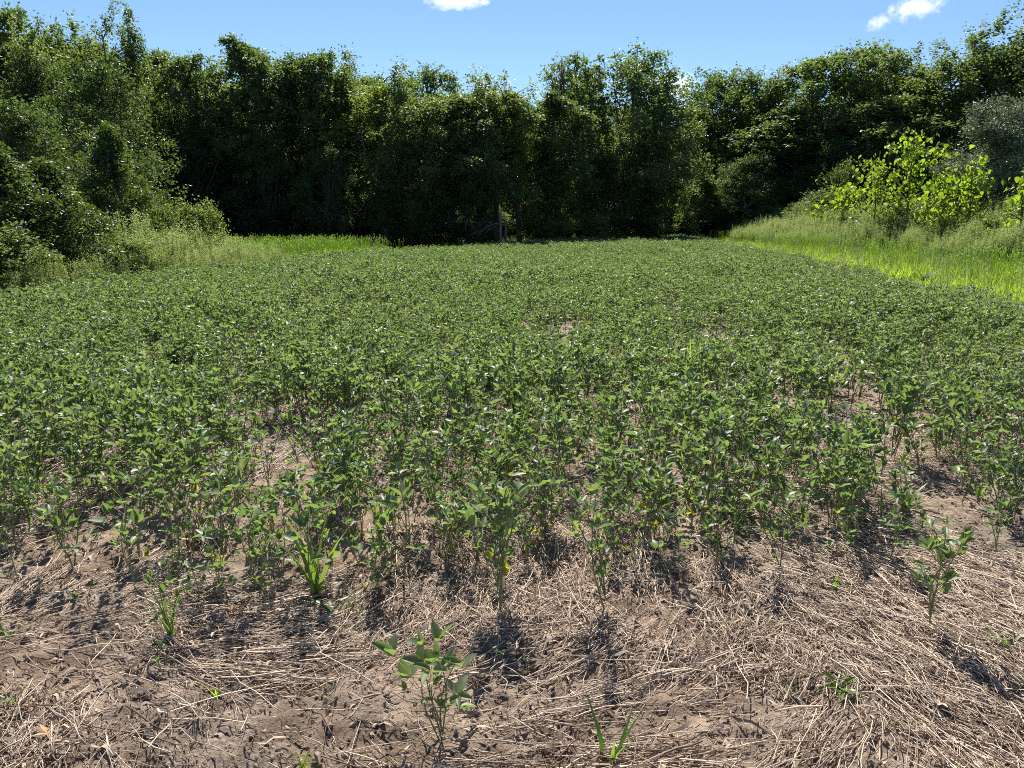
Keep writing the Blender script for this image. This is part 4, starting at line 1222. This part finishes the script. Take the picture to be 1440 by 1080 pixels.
def dry_leaf(px, py, L, label, seed, mat):
    r = np.random.default_rng(seed)
    x, y = on_ground(px, py)
    mb = MB()
    n = 9; v = [(0, 0, 0.008)]
    for k in range(n * 2):
        a = k * math.pi / n
        rr = L * (0.5 if k % 2 else 0.28) * r.uniform(0.8, 1.2)
        v.append((math.cos(a) * rr * 1.3, math.sin(a) * rr, r.uniform(0.0, 0.02)))
    mb.add(v, None, [(0, 1 + k, 1 + (k + 1) % (2 * n)) for k in range(2 * n)])
    o = link('dry_leaf', mb.mesh('dry_leaf', mat, False))
    o.location = (x, y, float(gz(x, y)) + 0.022); o.rotation_euler = (r.normal(0, .3), r.normal(0, .3), r.uniform(0, 6.28))
    tag(o, label, 'dry leaf')
dry_leaf(68, 1050, 0.07, 'curled tan oak leaf lying on the straw at the bottom left', 1, M_dryleaf)
dry_leaf(326, 872, 0.055, 'pinkish tan dry leaf under the slender soybean plant on the left', 2, M_dryleaf)
dry_leaf(755, 772, 0.05, 'reddish-orange dead leaf at the foot of the front-row plants in the middle', 3, M_dryleaf_o)
dry_leaf(1320, 1000, 0.06, 'brown curled leaf on the soil at the lower right', 4, M_litter)

# ------------------------------------------------------------------ clouds
def cloud(px, py, wpx, hpx, depth, label, seed, dens, cover, roll):
    y = 3600.0
    x, z = at_dist(px, py, y)
    k = y / FPX
    import bmesh
    bm = bmesh.new()
    bmesh.ops.create_icosphere(bm, subdivisions=3, radius=1)
    me = bpy.data.meshes.new('cloud'); bm.to_mesh(me); bm.free()
    m = bpy.data.materials.new('cloud_vapour_%d' % seed)
    m.use_nodes = True
    n, l = m.node_tree.nodes, m.node_tree.links
    n.clear()
    tc = n.new('ShaderNodeTexCoord')
    ln = n.new('ShaderNodeVectorMath'); ln.operation = 'LENGTH'
    l.new(tc.outputs['Object'], ln.inputs[0])
    mp = n.new('ShaderNodeMapping'); mp.inputs['Location'].default_value = (seed * 3.7, seed, 0); mp.inputs['Scale'].default_value = (2.2, 1.4, 1.1)
    l.new(tc.outputs['Object'], mp.inputs[0])
    nz = n.new('ShaderNodeTexNoise'); nz.inputs['Scale'].default_value = 1.5; nz.inputs['Detail'].default_value = 5; nz.inputs['Roughness'].default_value = 0.6
    l.new(mp.outputs[0], nz.inputs['Vector'])
    # density = clamp(noise*1.6 - length*0.9 + cover)
    a = n.new('ShaderNodeMath'); a.operation = 'MULTIPLY_ADD'; l.new(nz.outputs[0], a.inputs[0]); a.inputs[1].default_value = 2.6; a.inputs[2].default_value = cover
    b = n.new('ShaderNodeMath'); b.operation = 'MULTIPLY_ADD'; l.new(ln.outputs['Value'], b.inputs[0]); b.inputs[1].default_value = -1.3
    l.new(a.outputs[0], b.inputs[2])
    c = n.new('ShaderNodeMath'); c.operation = 'MULTIPLY'; c.use_clamp = False
    cl = n.new('ShaderNodeClamp'); l.new(b.outputs[0], cl.inputs[0])
    l.new(cl.outputs[0], c.inputs[0]); c.inputs[1].default_value = dens
    v = n.new('ShaderNodeVolumePrincipled')
    v.inputs['Color'].default_value = (1, 1, 1, 1); v.inputs['Anisotropy'].default_value = 0.35
    l.new(c.outputs[0], v.inputs['Density'])
    o = n.new('ShaderNodeOutputMaterial'); l.new(v.outputs[0], o.inputs['Volume'])
    me.materials.append(m)
    ob = link('cloud', me, None, (x, y, z))
    ob.scale = (wpx * 0.5 * k, depth * k, hpx * 0.5 * k)
    ob.rotation_euler = (0, R(roll), 0)
    tag(ob, label, 'cloud', 'small clouds in the blue sky')
cloud(1292, 10, 104, 44, 24, 'small puffy white cloud high on the right of the sky', 3, 0.03, -0.5, -8)
cloud(1236, 31, 44, 26, 12, 'wisp of cloud at the lower left tip of the puffy white cloud', 6, 0.02, -0.35, -25)
cloud(645, 0, 96, 26, 20, 'bright oval cloud at the top of the sky left of the middle', 5, 0.025, -0.15, -3)
cloud(948, 122, 84, 56, 20, 'white cloud showing in the gap between the far trees', 8, 0.02, -0.35, 0)
